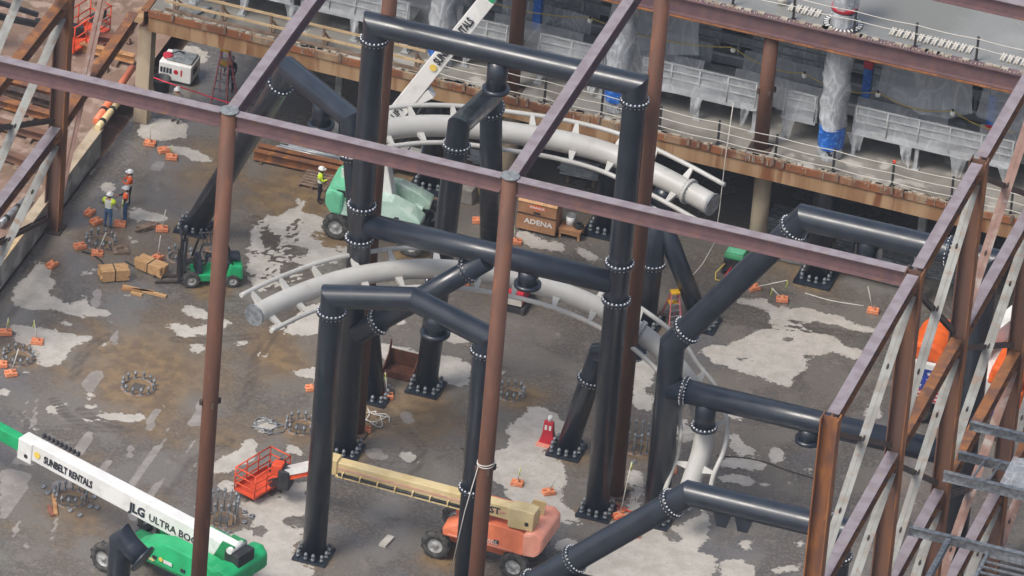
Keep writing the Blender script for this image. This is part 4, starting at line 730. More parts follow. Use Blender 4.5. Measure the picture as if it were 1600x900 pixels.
# ================================================================ BOOM LIFTS
def wheel(par, c, ax, r, w, name='wheel'):
    c = np.asarray(c, float); ax = nrm(ax); h = w/2
    ty = MB().lathe(c, ax, [(r*.55, -h*.9), (r*.9, -h), (r, -h*.7), (r, h*.7), (r*.9, h), (r*.55, h*.9), (r*.55, -h*.9)], 28); e1 = nrm(np.cross(ax, (0, 0, 1))); e2 = np.cross(ax, e1)
    for k in range(22):
        a = 2*math.pi*k/22; rd = e1*math.cos(a)+e2*math.sin(a); tg = np.cross(ax, rd); ty.box(c+rd*r+ax*h*.45*(1 if k % 2 else -1), (.05, r*.12, h*.95), np.stack([rd, tg, ax], 1))
    o = ty.build(name, 'tyre', par); MB().lathe(c, ax, [(r*.56, -h*.8), (r*.5, -h*.6), (r*.2, -h*.55), (r*.17, -h*.9), (.01, -h*.9)], 20).lathe(c, -ax, [(r*.56, -h*.8), (r*.5, -h*.6), (r*.2, -h*.55), (r*.17, -h*.9), (.01, -h*.9)], 20).build('rim', 'rim', o); return o
def basket(par, c, ux, uy, m, L=1.9, W=.85, H=1.1):
    c = np.asarray(c, float); f = lambda a, b, z: c+ux*a*L/2+uy*b*W/2+A3(0, 0, z)
    o = MB().bar(f(-1, 0, .05), f(1, 0, .05), W, .1).build('basket_floor', m, par)
    for z in (.4, .75, H):
        for a, b in (((-1, -1), (1, -1)), ((1, -1), (1, 1)), ((1, 1), (-1, 1)), ((-1, 1), (-1, -1))): MB().cyl(f(*a, z), f(*b, z), .03, n=8).build('basket_rail', m, par)
    for a, b in ((-1, -1), (-.33, -1), (.33, -1), (1, -1), (1, 1), (.33, 1), (-.33, 1), (-1, 1)): MB().cyl(f(a, b, .05), f(a, b, H), .03, n=8).build('basket_post', m, par)
    MB().bar(f(.1, .75, H-.25), f(.75, .75, H-.25), .3, .35).build('control_box', 'dark_machine', par)
    MB().bar(f(-.9, -1.02, .17), f(.9, -1.02, .17), .03, .16).build('toe_plate', m, par)
def boom_lift(name, lab, O, cx, ux, colr, wr=.56, wb=1.7, tw=1.2, tL=1.0, pod_w=.78, zt=1.15, wheels=(1, 1, 1, 1), gap=.42, tofs=0.0):
    t = thing(name, lab, 'boom lift', (O[0], O[1], 0)); O = A3(O[0], O[1], 0); cx = nrm(A3(cx[0], cx[1], 0)); cy = A3(-cx[1], cx[0], 0); ux = nrm(A3(ux[0], ux[1], 0)); uy = A3(-ux[1], ux[0], 0)
    MB().bar(O-cx*(wb-.1)+A3(0, 0, .75), O+cx*(wb-.1)+A3(0, 0, .75), 1.3, .42).build('chassis', colr['chassis'], t, bevel=.05)
    for s in (-1, 1): MB().bar(O+cx*s*wb-cy*tw+A3(0, 0, wr), O+cx*s*wb+cy*tw+A3(0, 0, wr), .24, .24).build('axle', 'dark_machine', t)
    for k, (a, b) in enumerate(((-1, -1), (1, -1), (-1, 1), (1, 1))): wheel(t, O+cx*a*wb+cy*b*tw+A3(0, 0, wr), cy*b, wr, .42)
    MB().cyl(O+A3(0, 0, .9), O+A3(0, 0, zt+.02), .62, n=24).build('slew_ring', 'dark_machine', t)
    O = O+ux*tofs
    MB().bar(O-ux*1.5*tL+A3(0, 0, zt+.08), O+ux*1.9*tL+A3(0, 0, zt+.08), 1.5, .16).build('turntable', colr['body'], t, bevel=.03)
    prof = [(-1.75, zt), (1.55, zt), (1.95, zt+.25), (1.95, zt+.8), (1.3, zt+1.02), (-.5, zt+1.05), (-1.35, zt+.72), (-1.8, zt+.35)]
    for s in (-1, 1):
        w0, w1 = gap, gap+pod_w; f = lambda w_: (lambda p: O+ux*p[0]*tL+uy*s*w_*1.0+A3(0, 0, p[1]))
        g = lambda p: O+ux*p[0]*tL*.97+uy*s*(w1-(.22 if p[1] > zt+.6 else 0))+A3(0, 0, p[1]-(.06 if p[1] > zt+.6 else 0))
        o = MB().prism(prof, f(w0), g).build('side_hood', colr['body'] if s < 0 else colr['hood2'], t, bevel=.07)
        for a in (-.75, .45): MB().box(O+ux*a*tL+uy*s*(w1-.02)+A3(0, 0, zt+.35), (.06, .02, .12) if 0 else (.2, .06, .12), np.stack([ux, uy, A3(0, 0, 1)], 1)).build('latch', 'dark_machine', o)
        MB().box(O+ux*-.2*tL+uy*s*(w1+.0)+A3(0, 0, zt+.12), (2.6*tL, .03, .05), np.stack([ux, uy, A3(0, 0, 1)], 1)).build('rub_strip', colr['strip'], o)
    cwp = [(1.5, zt-.02), (2.05, zt+.05), (2.3, zt+.35), (2.28, zt+.95), (1.95, zt+1.12), (1.5, zt+1.05)]
    W = gap+pod_w+.02
    MB().prism(cwp, lambda p: O+ux*p[0]*tL-uy*W*(1 if p[0] < 2.1 else .86)+A3(0, 0, p[1]), lambda p: O+ux*p[0]*tL+uy*W*(1 if p[0] < 2.1 else .86)+A3(0, 0, p[1])).build('counterweight', colr['cw'], t, bevel=.12)
    for s in (-1, 1): MB().prism([(.7, zt+.1), (1.75, zt+.1), (1.85, zt+1.75), (1.35, zt+1.75)], lambda p: O+ux*p[0]*tL+uy*s*(gap-.12)+A3(0, 0, p[1]), lambda p: O+ux*p[0]*tL+uy*s*(gap-.05)+A3(0, 0, p[1])).build('upright', colr['mast'], t)
    return t, O, ux, uy
# --- green lift, front left
P0, P1 = G(366, 866, 2.35), G(-60, 640, 2.9); u = nrm((P0-P1)*A3(1, 1, 0)); wa, wb_ = G(160, 893), G(240, 838); ca = nrm(wb_-wa); cx_ = nrm(A3(ca[1], -ca[0], 0)); Og = (wa+wb_)/2+cx_*1.9
t, O, ux, uy = boom_lift('boom_lift', 'green boom lift with white lettered boom and a wheel beside the black elbow', Og, cx_, u, dict(body='green_paint', hood2='green_paint', cw='green_paint', chassis='green_dull', strip='green_dull', mast='green_dull'), .62, 1.9, 1.55, 1.2, 1.0, tofs=float((P0-Og)@u)-2.0, zt=1.2)
O = O-uy*float((O-P0)@uy)*0
bd = nrm(P1-P0); LB = np.linalg.norm(G(40, 694, 2.8)-P0)
bm = MB().bar(P0, P0+bd*LB, .6, .95, w1=.56, h1=.82).build('outer_boom', 'white_paint', t, bevel=.04)
MB().bar(P0+bd*LB*.9-A3(0, 0, .1), P0+bd*(LB+5), .42, .58).build('inner_boom', 'green_paint', t, bevel=.03)
e = P0+bd*(LB-.25); MB().bar(e-bd*.28-A3(0, 0, .12), e+bd*.45-A3(0, 0, .12), .66, 1.0).build('boom_collar', 'white_paint', t, bevel=.05); MB().cyl(e-uy*.36-A3(0, 0, .3), e+uy*.36-A3(0, 0, .3), .09, n=12).build('pin', 'dark_machine', t)
hc = P0+bd*(LB*.62)+A3(0, 0, .56)
for k in range(9): MB().bar(e+uy*.34-bd*(.3+.22*k)+A3(0, 0, .52), e+uy*.34-bd*(.42+.22*k)+A3(0, 0, .52), .16, .16).build('hose_link', 'dark_machine', t)
fo = lambda d, z=0: P0+bd*d+A3(0, 0, z)-uy*(.312)*1.0
lettering('SUNBELT RENTALS', t, fo(LB*.775, -.05), -bd, (0, 0, 1), .46, 'ink', bold=.016, width=LB*.235); lettering('JLG', t, fo(LB*.44, -.1), -bd, (0, 0, 1), .56, 'navy_machine', bold=.024, width=LB*.078); lettering('ULTRA BOOM', t, fo(LB*.25, -.12), -bd, (0, 0, 1), .46, 'ink', bold=.006, width=LB*.265)
q = fo(LB*.925, 0); MB().cyl(q, q-uy*.01, .15, n=20).build('sun_logo', 'sun_yellow', t)
MB().box(P0+ux*.25-A3(0, 0, .12), (.75, 1.0, .95), np.stack([ux, uy, A3(0, 0, 1)], 1)).build('pivot_box', 'dark_machine', t, bevel=.04); MB().cyl(P0+ux*.1+A3(0, 0, .42)-uy*.5, P0+ux*.1+A3(0, 0, .42)+uy*.5, .14, n=16).build('boom_pivot', 'white_paint', t)
MB().cyl(O+ux*-.9+A3(0, 0, 1.4), P0+bd*3.4-A3(0, 0, .42), .13, n=14).build('lift_cylinder', 'dark_machine', t)
fs_ = lambda a, z: O+ux*a-uy*(.42+1.0+.015)+A3(0, 0, z)
for a, mm in ((-.55, 'sun_yellow'),): q = fs_(a, 1.62); MB().cyl(q, q-uy*.012, .1, n=16).build('sun_logo', mm, t)
MB().box(fs_(-.2, 1.6), (.42, .012, .16), np.stack([ux, uy, A3(0, 0, 1)], 1)).build('name_plate', 'white_paint', t); MB().prism([(-.3, 0), (-.15, .1), (-.15, .04), (.15, .04), (.15, .1), (.3, 0), (.15, -.1), (.15, -.04), (-.15, -.04), (-.15, -.1)], lambda p: fs_(-1.15+p[0], 1.42+p[1]), lambda p: fs_(-1.15+p[0], 1.42+p[1])-uy*.012).build('arrow_mark', 'cream_paint', t)
# --- orange lift, front centre
Oo = (5.35, -19.75); P0, P1 = G(826, 806, 2.75), G(512, 722, 2.8); u = nrm((P0-P1)*A3(1, 1, 0))
t, O, ux, uy = boom_lift('boom_lift', 'faded orange boom lift with long cream boom and basket on the slab', Oo, (1, -.05), u, dict(body='orange_paint', hood2='orange_paint', cw='pink_paint', chassis='orange_paint', strip='pink_paint', mast='cream_paint'), .6, 1.68, 1.15, 1.05, .82, tofs=.35)
bd = nrm(P1-P0); LB = np.linalg.norm(P1-P0)
MB().bar(P0+bd*.1, P0+bd*LB, .5, .62, w1=.44, h1=.5).build('outer_boom', 'cream_paint', t, bevel=.03); MB().bar(P0+bd*.9-uy*.262, P0+bd*LB*.99-uy*.232, .012, .1).build('pink_stripe', 'pink_band', t)
tr = MB().bar(P0+bd*1.6-uy*.33-A3(0, 0, .3), P0+bd*(LB-.5)-uy*.33-A3(0, 0, .3), .14, .05).build('hose_tray', 'cream_paint', t)
MB().tube([P0+bd*1.6-uy*.34-A3(0, 0, .2), P0+bd*(LB-.6)-uy*.34-A3(0, 0, .2)], .07, 8).build('hose', 'dark_machine', t)
for k in range(9): q = P0+bd*(1.8+k*(LB-2.6)/8)-uy*.35-A3(0, 0, .2); MB().box(q, (.05, .2, .22), np.stack([ux, uy, A3(0, 0, 1)], 1)).build('tray_clip', 'cream_paint', t)
MB().prism([(-.75, -.55), (.3, -.5), (.34, .35), (-.1, .4), (-.75, .34)], lambda p: P0+ux*p[0]-uy*.34+A3(0, 0, p[1]), lambda p: P0+ux*p[0]+uy*.34+A3(0, 0, p[1])).build('pivot_head', 'cream_paint', t, bevel=.03); MB().cyl(P0+ux*.05-uy*.36-A3(0, 0, .2), P0+ux*.05+uy*.36-A3(0, 0, .2), .09, n=12).build('pin', 'dark_machine', t)
lettering('800S', t, O+ux*.25-uy*(.42+.82+.02)+A3(0, 0, 1.45), ux, (0, 0, 1), .3, 'white_paint'); lettering('HJST', t, P0+bd*1.55-uy*.265+A3(0, 0, .0), -bd, (0, 0, 1), .42, 'navy_machine', bold=.01)
MB().cyl(O-ux*.6+A3(0, 0, 1.35), P0+bd*2.6-A3(0, 0, .3), .12, n=14).build('lift_cylinder', 'dark_machine', t)
jb = G(446, 752, .95); j0_ = P1
MB().bar(P1+bd*.25, P1-bd*.5, .56, .7).build('boom_nose', 'cream_paint', t, bevel=.04)
for s in (-1, 1): MB().bar(P1+uy*s*.22, jb+uy*s*.16+A3(0, 0, .5), .09, .26).build('jib_arm', 'white_paint', t)
MB().bar(P1-A3(0, 0, .3), jb+A3(0, 0, .15), .3, .16).build('jib_link', 'orange_red', t); MB().box(jb+A3(0, 0, .2), (.5, .7, .9)).build('rotator', 'dark_machine', t, bevel=.05)
bk0 = G(409, 757, .3); basket(t, bk0, nrm(A3(.35, .94, 0)), nrm(A3(.94, -.35, 0)), 'orange_red', 2.2, 1.05); MB().box(jb+A3(-.35, 0, .55), (.45, .5, .5)).build('valve_block', 'orange_red', t, bevel=.05)
MB().bar(jb, bk0+A3(.4, 0, .2), .3, .3).build('basket_bracket', 'dark_machine', t)
# --- teal and white lift, behind
Ot = (-6.45, 2.05); PB = G(609, 306, 1.9); yb_ = PB[1]-.1; P0 = VY(592, 211, yb_); P1 = VY(797, -45, yb_)
t, O, ux, uy = boom_lift('boom_lift', 'teal boom lift with pale green hoods and raised white boom', Ot, (1, .0), (-1, -.08), dict(body='mint_paint', hood2='mint_paint', cw='teal_paint', chassis='mint_paint', strip='white_paint', mast='white_paint'), .58, 1.68, 1.35, 1.05, .85)
MB().box((O[0]-1.55, O[1]-.1, 2.1), (1.1, 2.3, .75)).build('engine_cover', 'teal_paint', t, bevel=.16); MB().box((O[0]-1.5, O[1]-1.26, 2.15), (.6, .02, .3)).build('vent', 'dark_machine', t)
bd = nrm(P1-P0); LB = np.linalg.norm(P1-P0); sdv = A3(0, -1, 0); upv = np.cross(sdv, bd)
MB().bar(P0-bd*.3, P0+bd*LB*.84, .5, .74, upv, .45, .68).build('outer_boom', 'white_paint', t, bevel=.03); MB().bar(P0+bd*LB*.8, P0+bd*(LB+2), .4, .55, upv).build('inner_boom', 'green_paint', t, bevel=.02)
MB().bar(PB-A3(0, 0, .3), P0+A3(-.05, 0, .1), .5, .6, (1, 0, 0)).build('riser', 'white_paint', t, bevel=.04); MB().cyl(P0-A3(0, .34, 0), P0+A3(0, .34, 0), .3, n=20).build('knuckle', 'white_paint', t)
q = VY(637, 140, P0[1]); MB().cyl(PB+(P0-PB)*.6+A3(.3, 0, 0), P0+bd*3.0+nrm(A3(bd[2], 0, -bd[0]))*.62, .1, n=14).build('lift_cylinder', 'dark_machine', t); MB().bar(P0+bd*2.6+nrm(A3(bd[2], 0, -bd[0]))*.3, P0+bd*3.4+nrm(A3(bd[2], 0, -bd[0]))*.62, .4, .4).build('cylinder_lug', 'white_paint', t)
fo = lambda d: P0+bd*d+A3(0, -.29, 0)
tx = nrm(A3(-bd[2], 0, bd[0]))
dp = lambda x, y: float((VY(x, y, yb_)-P0)@bd)
lettering('SUNBELT RENTALS', t, fo(dp(715, 62)), bd, tx, .5, 'ink', bold=.018, width=dp(745, 28)-dp(689, 96)); lettering('LIFT', t, fo(dp(626, 172)), bd, tx, .42, 'ink', .9, bold=.01); MB().cyl(fo(dp(683, 103)), fo(dp(683, 103))+A3(0, -.012, 0), .16, n=20).build('sun_logo', 'sun_yellow', t)
# --- flag-painted lift behind the braced wall
of = G(1478, 668); O = A3(of[0]+.45, of[1]+1.2, 0)
t = thing('boom_lift', 'large boom lift with stars-and-stripes side and vivid orange covers behind the braced wall', 'boom lift', O)
MB().box(O+A3(0, 0, .8), (4.6, 1.8, .5)).build('chassis', 'dark_machine', t, bevel=.05)
for sx in (-1, 1):
    for sy in (-1, 1): wheel(t, O+A3(sx*1.75, sy*1.15, .6), (0, sy, 0), .6, .45)
MB().box(O+A3(0, 0, 1.95), (4.7, 2.5, 1.9)).build('body', 'white_paint', t, bevel=.08)
yf_ = -1.262
for k in range(6): MB().box(O+A3(-.9, yf_, 1.15+.2*k), (2.7, .012, .1)).build('red_stripe', 'flag_red', t)
MB().box(O+A3(-1.75, yf_-.008, 2.1), (1.1, .014, 1.0)).build('blue_field', 'flag_blue', t); MB().box(O+A3(.9, yf_-.008, 1.5), (1.4, .014, .9)).build('blue_field', 'flag_blue', t)
for i in range(3):
    for k in range(3): q = O+A3(-2.1+.35*i, yf_-.016, 1.8+.3*k); MB().prism([(math.cos(a*math.pi/5+1.57)*(.11 if a % 2 == 0 else .045), math.sin(a*math.pi/5+1.57)*(.11 if a % 2 == 0 else .045)) for a in range(10)], lambda p: q+A3(p[0], 0, p[1]), lambda p: q+A3(p[0], -.01, p[1])).build('star', 'white_paint', t)
MB().prism([(-2.4, 2.9), (-.9, 2.9), (-.9, 3.5), (-1.3, 3.75), (-2.1, 3.7), (-2.45, 3.3)], lambda p: O+A3(p[0], -1.2, p[1]), lambda p: O+A3(p[0], 1.2, p[1])).build('orange_cover', 'orange_vivid', t, bevel=.15); MB().prism([(1.0, 2.6), (2.5, 2.6), (2.6, 3.1), (2.2, 3.5), (1.2, 3.5)], lambda p: O+A3(p[0], -1.3, p[1]), lambda p: O+A3(p[0], 1.1, p[1])).build('orange_cover', 'orange_vivid', t, bevel=.15); MB().box(O+A3(2.38, -.2, 1.9), (.5, 2.3, 1.3)).build('orange_bumper', 'orange_vivid', t, bevel=.12)
pa = O+A3(.3, .3, 3.4); pb = pa+A3(3.2, 5.5, 2.2); MB().bar(pa, pb, .6, .85).build('outer_boom', 'white_paint', t, bevel=.03); MB().box(pa-A3(.1, 0, .3), (.9, .8, 1.2)).build('boom_foot', 'dark_machine', t)
# --- red lift on the dirt bank
ol = G(-120, 75, .55); ol[2] = 0
t, O, ux, uy = boom_lift('boom_lift', 'red-orange boom lift basket and black jib on the dirt bank', (ol[0], ol[1]), (1, 0), (-1, .0), dict(body='orange_red', hood2='orange_red', cw='orange_red', chassis='dark_machine', strip='white_paint', mast='orange_red'), .55)
t.location.z = .55
t['_org'] = [ol[0], ol[1], 0]; q0 = A3(ol[0]+.5, ol[1], 2.4); q1 = G(55, 42, 1.6); q1[2] = 1.2
MB().bar(q0, q0+(q1-q0)*.6, .5, .7).build('outer_boom', 'orange_red', t); MB().bar(q0+(q1-q0)*.55, q1, .2, .26).build('jib_arm', 'dark_machine', t); MB().bar(q0+(q1-q0)*.55+A3(0, .5, .4), q1+A3(0, .3, .3), .16, .2).build('jib_link', 'dark_machine', t)
bq = G(128, 55, 1.0); bq[2] = .3; basket(t, bq, nrm(A3(.3, 1, 0)), nrm(A3(1, -.3, 0)), 'orange_red', 2.6, 1.1, 1.3); MB().bar(q1, bq+A3(0, 0, .4), .4, .4).build('rotator', 'dark_machine', t)
# ================================================================ PEOPLE
def person(lab, base, face, top, vest, legs, hat='hard_hat', pose=None, scale=1.0, zoff=0.0):
    J = dict(pelvis=(0, 0, .95), spine=(0, .01, 1.13), chest=(0, 0, 1.36), neck=(0, .01, 1.5), head=(0, .03, 1.60), crown=(0, .03, 1.71),
             shL=(-.19, 0, 1.42), elL=(-.26, .02, 1.14), wrL=(-.25, .16, .93), haL=(-.24, .2, .86), shR=(.19, 0, 1.42), elR=(.26, .02, 1.14), wrR=(.25, .16, .93), haR=(.24, .2, .86),
             hiL=(-.1, 0, .9), knL=(-.12, .02, .5), anL=(-.13, -.02, .1), toL=(-.14, .15, .05), hiR=(.1, 0, .9), knR=(.12, .02, .5), anR=(.13, -.02, .1), toR=(.14, .15, .05))
    J.update(pose or {})
    rad = dict(pelvis=.155, spine=.145, chest=.165, neck=.06, head=.092, crown=.075, sh=.078, el=.053, wr=.036, ha=.042, hi=.1, kn=.072, an=.052, to=.045)
    names = list(J); E_ = [('pelvis', 'spine'), ('spine', 'chest'), ('chest', 'neck'), ('neck', 'head'), ('head', 'crown')]
    for s in 'LR': E_ += [('chest', 'sh'+s), ('sh'+s, 'el'+s), ('el'+s, 'wr'+s), ('wr'+s, 'ha'+s), ('pelvis', 'hi'+s), ('hi'+s, 'kn'+s), ('kn'+s, 'an'+s), ('an'+s, 'to'+s)]
    me = bpy.data.meshes.new('b'); me.from_pydata([J[n] for n in names], [(names.index(a), names.index(b)) for a, b in E_], []); ob = bpy.data.objects.new('b', me); col.objects.link(ob)
    ob.modifiers.new('s', 'SKIN'); sub = ob.modifiers.new('u', 'SUBSURF'); sub.levels = 1
    sv = me.skin_vertices[0].data
    for i, n in enumerate(names):
        r = rad[n] if n in rad else rad[n[:2]]; sv[i].radius = (r, r*(.72 if n in ('chest', 'spine', 'pelvis') else 1)); sv[i].use_root = n == 'pelvis'
    bpy.context.view_layer.update(); ev = bpy.data.meshes.new_from_object(ob.evaluated_get(bpy.context.evaluated_depsgraph_get())); bpy.data.objects.remove(ob)
    co = np.array([v.co[:] for v in ev.vertices]); pol = [list(p.vertices) for p in ev.polygons]; nr = np.array([v.normal[:] for v in ev.vertices])
    def seg(p):
        best = (9, None)
        for a, b in E_:
            A_, B_ = np.array(J[a]), np.array(J[b]); d = B_-A_; t_ = np.clip((p-A_)@d/(d@d), 0, 1); dist = np.linalg.norm(p-A_-d*t_)/(rad.get(a, rad.get(a[:2]))+.03)
            if dist < best[0]: best = (dist, (a, b, t_))
        return best[1]
    mb = MB(); mb.v = [tuple(c) for c in co]; ve = MB(); vv = co+nr*.032; ve.v = [tuple(c) for c in vv]
    for p in pol:
        c = co[p].mean(0); a, b, t_ = seg(c); k = 0
        if a[:2] in ('hi', 'kn') or b[:2] == 'hi' or (a == 'pelvis' and t_ < .25): k = 1
        if a[:2] == 'an' or (b[:2] == 'an' and t_ > .85): k = 3
        if a in ('neck', 'head') or (a == 'chest' and b == 'neck' and t_ > .75) or a[:2] == 'wr' or (a[:2] == 'el' and t_ > .85): k = 2
        mb.f.append(p); mb.sm.append(True); mb.mi.append(k)
        if vest and k == 0 and (a in ('pelvis', 'spine') or (a == 'chest') or (a[:2] == 'sh' and t_ < .18)):
            z = c[2]; st = 1 if (1.06 < z < 1.11) or (1.21 < z < 1.26) or (z > 1.26 and .07 < abs(c[0]) < .13) else 0
            ve.f.append(p); ve.sm.append(True); ve.mi.append(st)
    for s in 'LR':
        w_, h_ = np.array(J['wr'+s]), np.array(J['ha'+s]); d = nrm(h_-w_); sd_ = nrm(np.cross(d, (0, 0, 1)) if abs(d[2]) < .95 else A3(0, 1, 0)); dn = np.cross(sd_, d)
        for k, ln in enumerate((.075, .085, .08, .065)):
            p0 = h_+sd_*(k-1.5)*.02; p1 = p0+d*ln*.6; mb.tube([p0, p1, p1+nrm(d-dn*.8)*ln*.5], [.010, .009, .008], 6, 2)
        p0 = w_+d*.04+sd_*.035; mb.tube([p0, p0+nrm(d+sd_)*.05, p0+nrm(d+sd_*.4)*.09], [.011, .01, .009], 6, 2)
    hd = np.array(J['head']); mb.ell(hd+A3(0, .098, 0), (.016, .02, .022), 8, 5, 2)
    for s in (-1, 1): mb.ell(hd+A3(s*.035, .09, .03), .012, 6, 4, 4); mb.ell(hd+A3(s*.095, -.005, .01), (.012, .022, .03), 6, 4, 2)
    mb.box(hd+A3(0, .094, -.045), (.045, .008, .01), None, 4); mb.ell(hd+A3(0, -.035, .0), (.093, .075, .085), 10, 6, 4)
    t = bpy.data.objects.new('person', None); col.objects.link(t); t.location = (base[0], base[1], base[2]+zoff); t.rotation_euler.z = face; t.scale = (scale,)*3; t['_org'] = [0, 0, 0]; tag(t, lab, 'person')
    mb.build('body', [top, legs, 'skin', 'boot', 'hair'], t, local=True)
    if vest: ve.build('vest', [vest, 'stripe'], t, local=True)
    hm = MB().ell(np.array(J['crown'])+A3(0, -.01, -.035), (.125, .15, .13), 16, 7, zmin=0.0); c = np.array(J['crown'])+A3(0, 0, -.035)
    hm.lathe(c, (0, 0, 1), [(.12, 0), (.155, -.012), (.15, .012), (.12, .02)], 18); hm.box(c+A3(0, .155, 0), (.17, .07, .018)); hm.build('hard_hat', hat, t, local=True); return t
up_arms = dict(elL=(-.27, .12, 1.2), wrL=(-.14, .3, 1.22), haL=(-.08, .34, 1.24), elR=(.27, .12, 1.2), wrR=(.14, .3, 1.22), haR=(.08, .34, 1.24))
tow = lambda a: math.radians(a)
person('worker in yellow vest and jeans seen from behind at a bolt ring', G(168, 357), tow(-5), 'grey_cloth', 'vest_yellow', 'jeans', pose=dict(elL=(-.33, .05, 1.2), elR=(.33, .05, 1.2), wrL=(-.34, .2, 1.05), wrR=(.34, .2, 1.05), haL=(-.33, .26, 1.0), haR=(.33, .26, 1.0)))
person('worker in orange vest and jeans holding a pole beside the yellow vest worker', G(195, 347), tow(100), 'black_cloth', 'vest_orange', 'jeans', 'hard_hat_grey', pose=dict(elR=(.26, .2, 1.2), wrR=(.1, .38, 1.2), haR=(.05, .43, 1.22)))
person('worker in orange long-sleeved vest standing behind the other orange one', G(201, 321), tow(110), 'vest_orange', 'vest_orange', 'dark_cloth', pose=up_arms)
person('worker in bright yellow shirt and dark trousers by the teal lift', G(498, 316), tow(-80), 'vest_yellow', 'vest_yellow', 'dark_cloth', pose=dict(elR=(.26, .15, 1.2), wrR=(.16, .33, 1.28), haR=(.12, .37, 1.34)))
person('worker in grey clothes and white hard hat by the concrete pier', G(275, 191), tow(160), 'grey_cloth', None, 'grey_cloth')
person('worker in dark clothes standing behind the stepladder', G(359, 142), tow(170), 'dark_cloth', None, 'dark_cloth', 'hard_hat_grey')
# ================================================================ FORKLIFT
fa_, fb_ = G(297, 449), G(362, 449); u = nrm(fa_-fb_); vv_ = A3(-u[1], u[0], 0)
if vv_[1] < 0: vv_ = -vv_
O = (fa_+fb_)/2+vv_*.55; R3 = np.stack([u, vv_, A3(0, 0, 1)], 1); L = lambda a, b, z: O+u*a+vv_*b+A3(0, 0, z)
t = thing('forklift', 'green and dark grey forklift with its driver in front of the slanting black leg', 'forklift', O)
MB().prism([(-1.35, .35), (-1.3, 1.0), (-.75, 1.1), (-.62, .35)], lambda p: L(p[0], -.55, p[1]), lambda p: L(p[0], .55, p[1])).build('counterweight', 'green_paint', t, bevel=.09)
MB().box(L(.05, 0, .42), (1.6, 1.05, .34), R3).build('chassis', 'green_paint', t, bevel=.05); MB().box(L(-.45, 0, .95), (.75, .85, .42), R3).build('engine_cover', 'navy_machine', t, bevel=.06); MB().box(L(-.85, 0, 1.22), (.75, .55, .28), R3).build('gas_tank_cover', 'navy_machine', t, bevel=.1)
MB().box(L(.55, 0, .85), (.3, .95, .6), R3).build('dashboard', 'navy_machine', t, bevel=.05); MB().box(L(-.4, 0, 1.2), (.45, .5, .12), R3).build('seat', 'black_cloth', t, bevel=.04); MB().box(L(-.62, 0, 1.42), (.12, .48, .45), R3).build('seat_back', 'black_cloth', t, bevel=.04)
MB().tube([L(.28+.14*math.cos(a)*.6, .17*math.sin(a), 1.3+.1*math.cos(a)) for a in np.linspace(0, 6.28, 15)], .02, 6).build('steering_wheel', 'black_rubber', t)
for s in (-1, 1):
    wheel(t, L(.85, s*.52, .36), vv_*s, .36, .28); wheel(t, L(-.9, s*.5, .3), vv_*s, .3, .22)
    MB().tube([L(.75, s*.48, .95), L(.45, s*.46, 2.05), L(-.5, s*.46, 2.12), L(-.85, s*.48, 1.1)], .045, 8).build('guard_pillar', 'dark_machine', t)
    MB().bar(L(1.18, s*.34, .08), L(1.1, s*.34, 2.35), .14, .1, u).build('mast_channel', 'dark_machine', t); MB().bar(L(1.3, s*.25, .12), L(1.25, s*.25, 2.2), .1, .08, u).build('inner_channel', 'dark_machine', t)
    MB().bar(L(1.35, s*.24, .1), L(2.35, s*.24, .08), .12, .05).build('fork', 'dark_steel', t); MB().bar(L(1.37, s*.24, .08), L(1.37, s*.24, .75), .12, .05, u).build('fork_heel', 'dark_steel', t)
for k in range(6): MB().bar(L(.42-.17*k, -.46, 2.1), L(.42-.17*k, .46, 2.1), .05, .04).build('guard_bar', 'dark_machine', t)
for z in (.35, .7, 2.3): MB().bar(L(1.33, -.5, z), L(1.33, .5, z), .07, .12).build('carriage_bar', 'dark_machine', t)
for k in range(7): MB().bar(L(1.34, -.45+.15*k, .7), L(1.34, -.45+.15*k, 1.35), .03, .03, u).build('backrest_bar', 'dark_machine', t)
MB().cyl(L(1.15, 0, .2), L(1.1, 0, 1.9), .05, n=10).build('lift_cylinder', 'galv', t)
fz = math.atan2(u[1], u[0])-math.pi/2
person('forklift driver in grey shirt seated under the overhead guard', L(-.3, 0, 0), fz, 'grey_cloth', None, 'dark_cloth', pose=dict(pelvis=(0, 0, .95), hiL=(-.11, .05, .92), hiR=(.11, .05, .92), knL=(-.14, .46, .95), knR=(.14, .46, .95), anL=(-.14, .52, .55), anR=(.14, .52, .55), toL=(-.14, .68, .5), toR=(.14, .68, .5), elL=(-.27, .15, 1.18), elR=(.27, .15, 1.18), wrL=(-.14, .42, 1.14), wrR=(.14, .42, 1.14), haL=(-.1, .5, 1.16), haR=(.1, .5, 1.16)), zoff=.36)
# ================================================================ SMALL THINGS ON THE SLAB
WGT = [(234, 226, .1, (235, 196)), (256, 237, .5, (268, 228)), (268, 248, .2, None), (140, 334, 1.1, None), (150, 348, .8, None), (187, 352, .2, (192, 312)), (253, 360, .3, (259, 328)), (125, 387, .6, None), (152, 398, .2, (166, 363)), (81, 416, 1.0, None), (246, 405, .9, (251, 368)), (9, 522, .3, (13, 497)), (17, 586, .5, (29, 545)), (58, 536, .2, (53, 500)), (487, 609, .4, (497, 575)), (605, 621, .3, (602, 582)), (570, 673, .2, (571, 638)), (808, 757, .1, (813, 730)), (857, 771, .5, (872, 741)), (968, 808, .6, (987, 722)), (1048, 736, .2, None), (1222, 470, .2, (1206, 450)), (1364, 488, .1, (1356, 448)), (747, 347, .3, None), (724, 443, .3, None), (806, 380, .2, (803, 352)), (990, 838, .4, None), (1178, 452, .6, (1230, 438)), (2, 572, .3, None)]
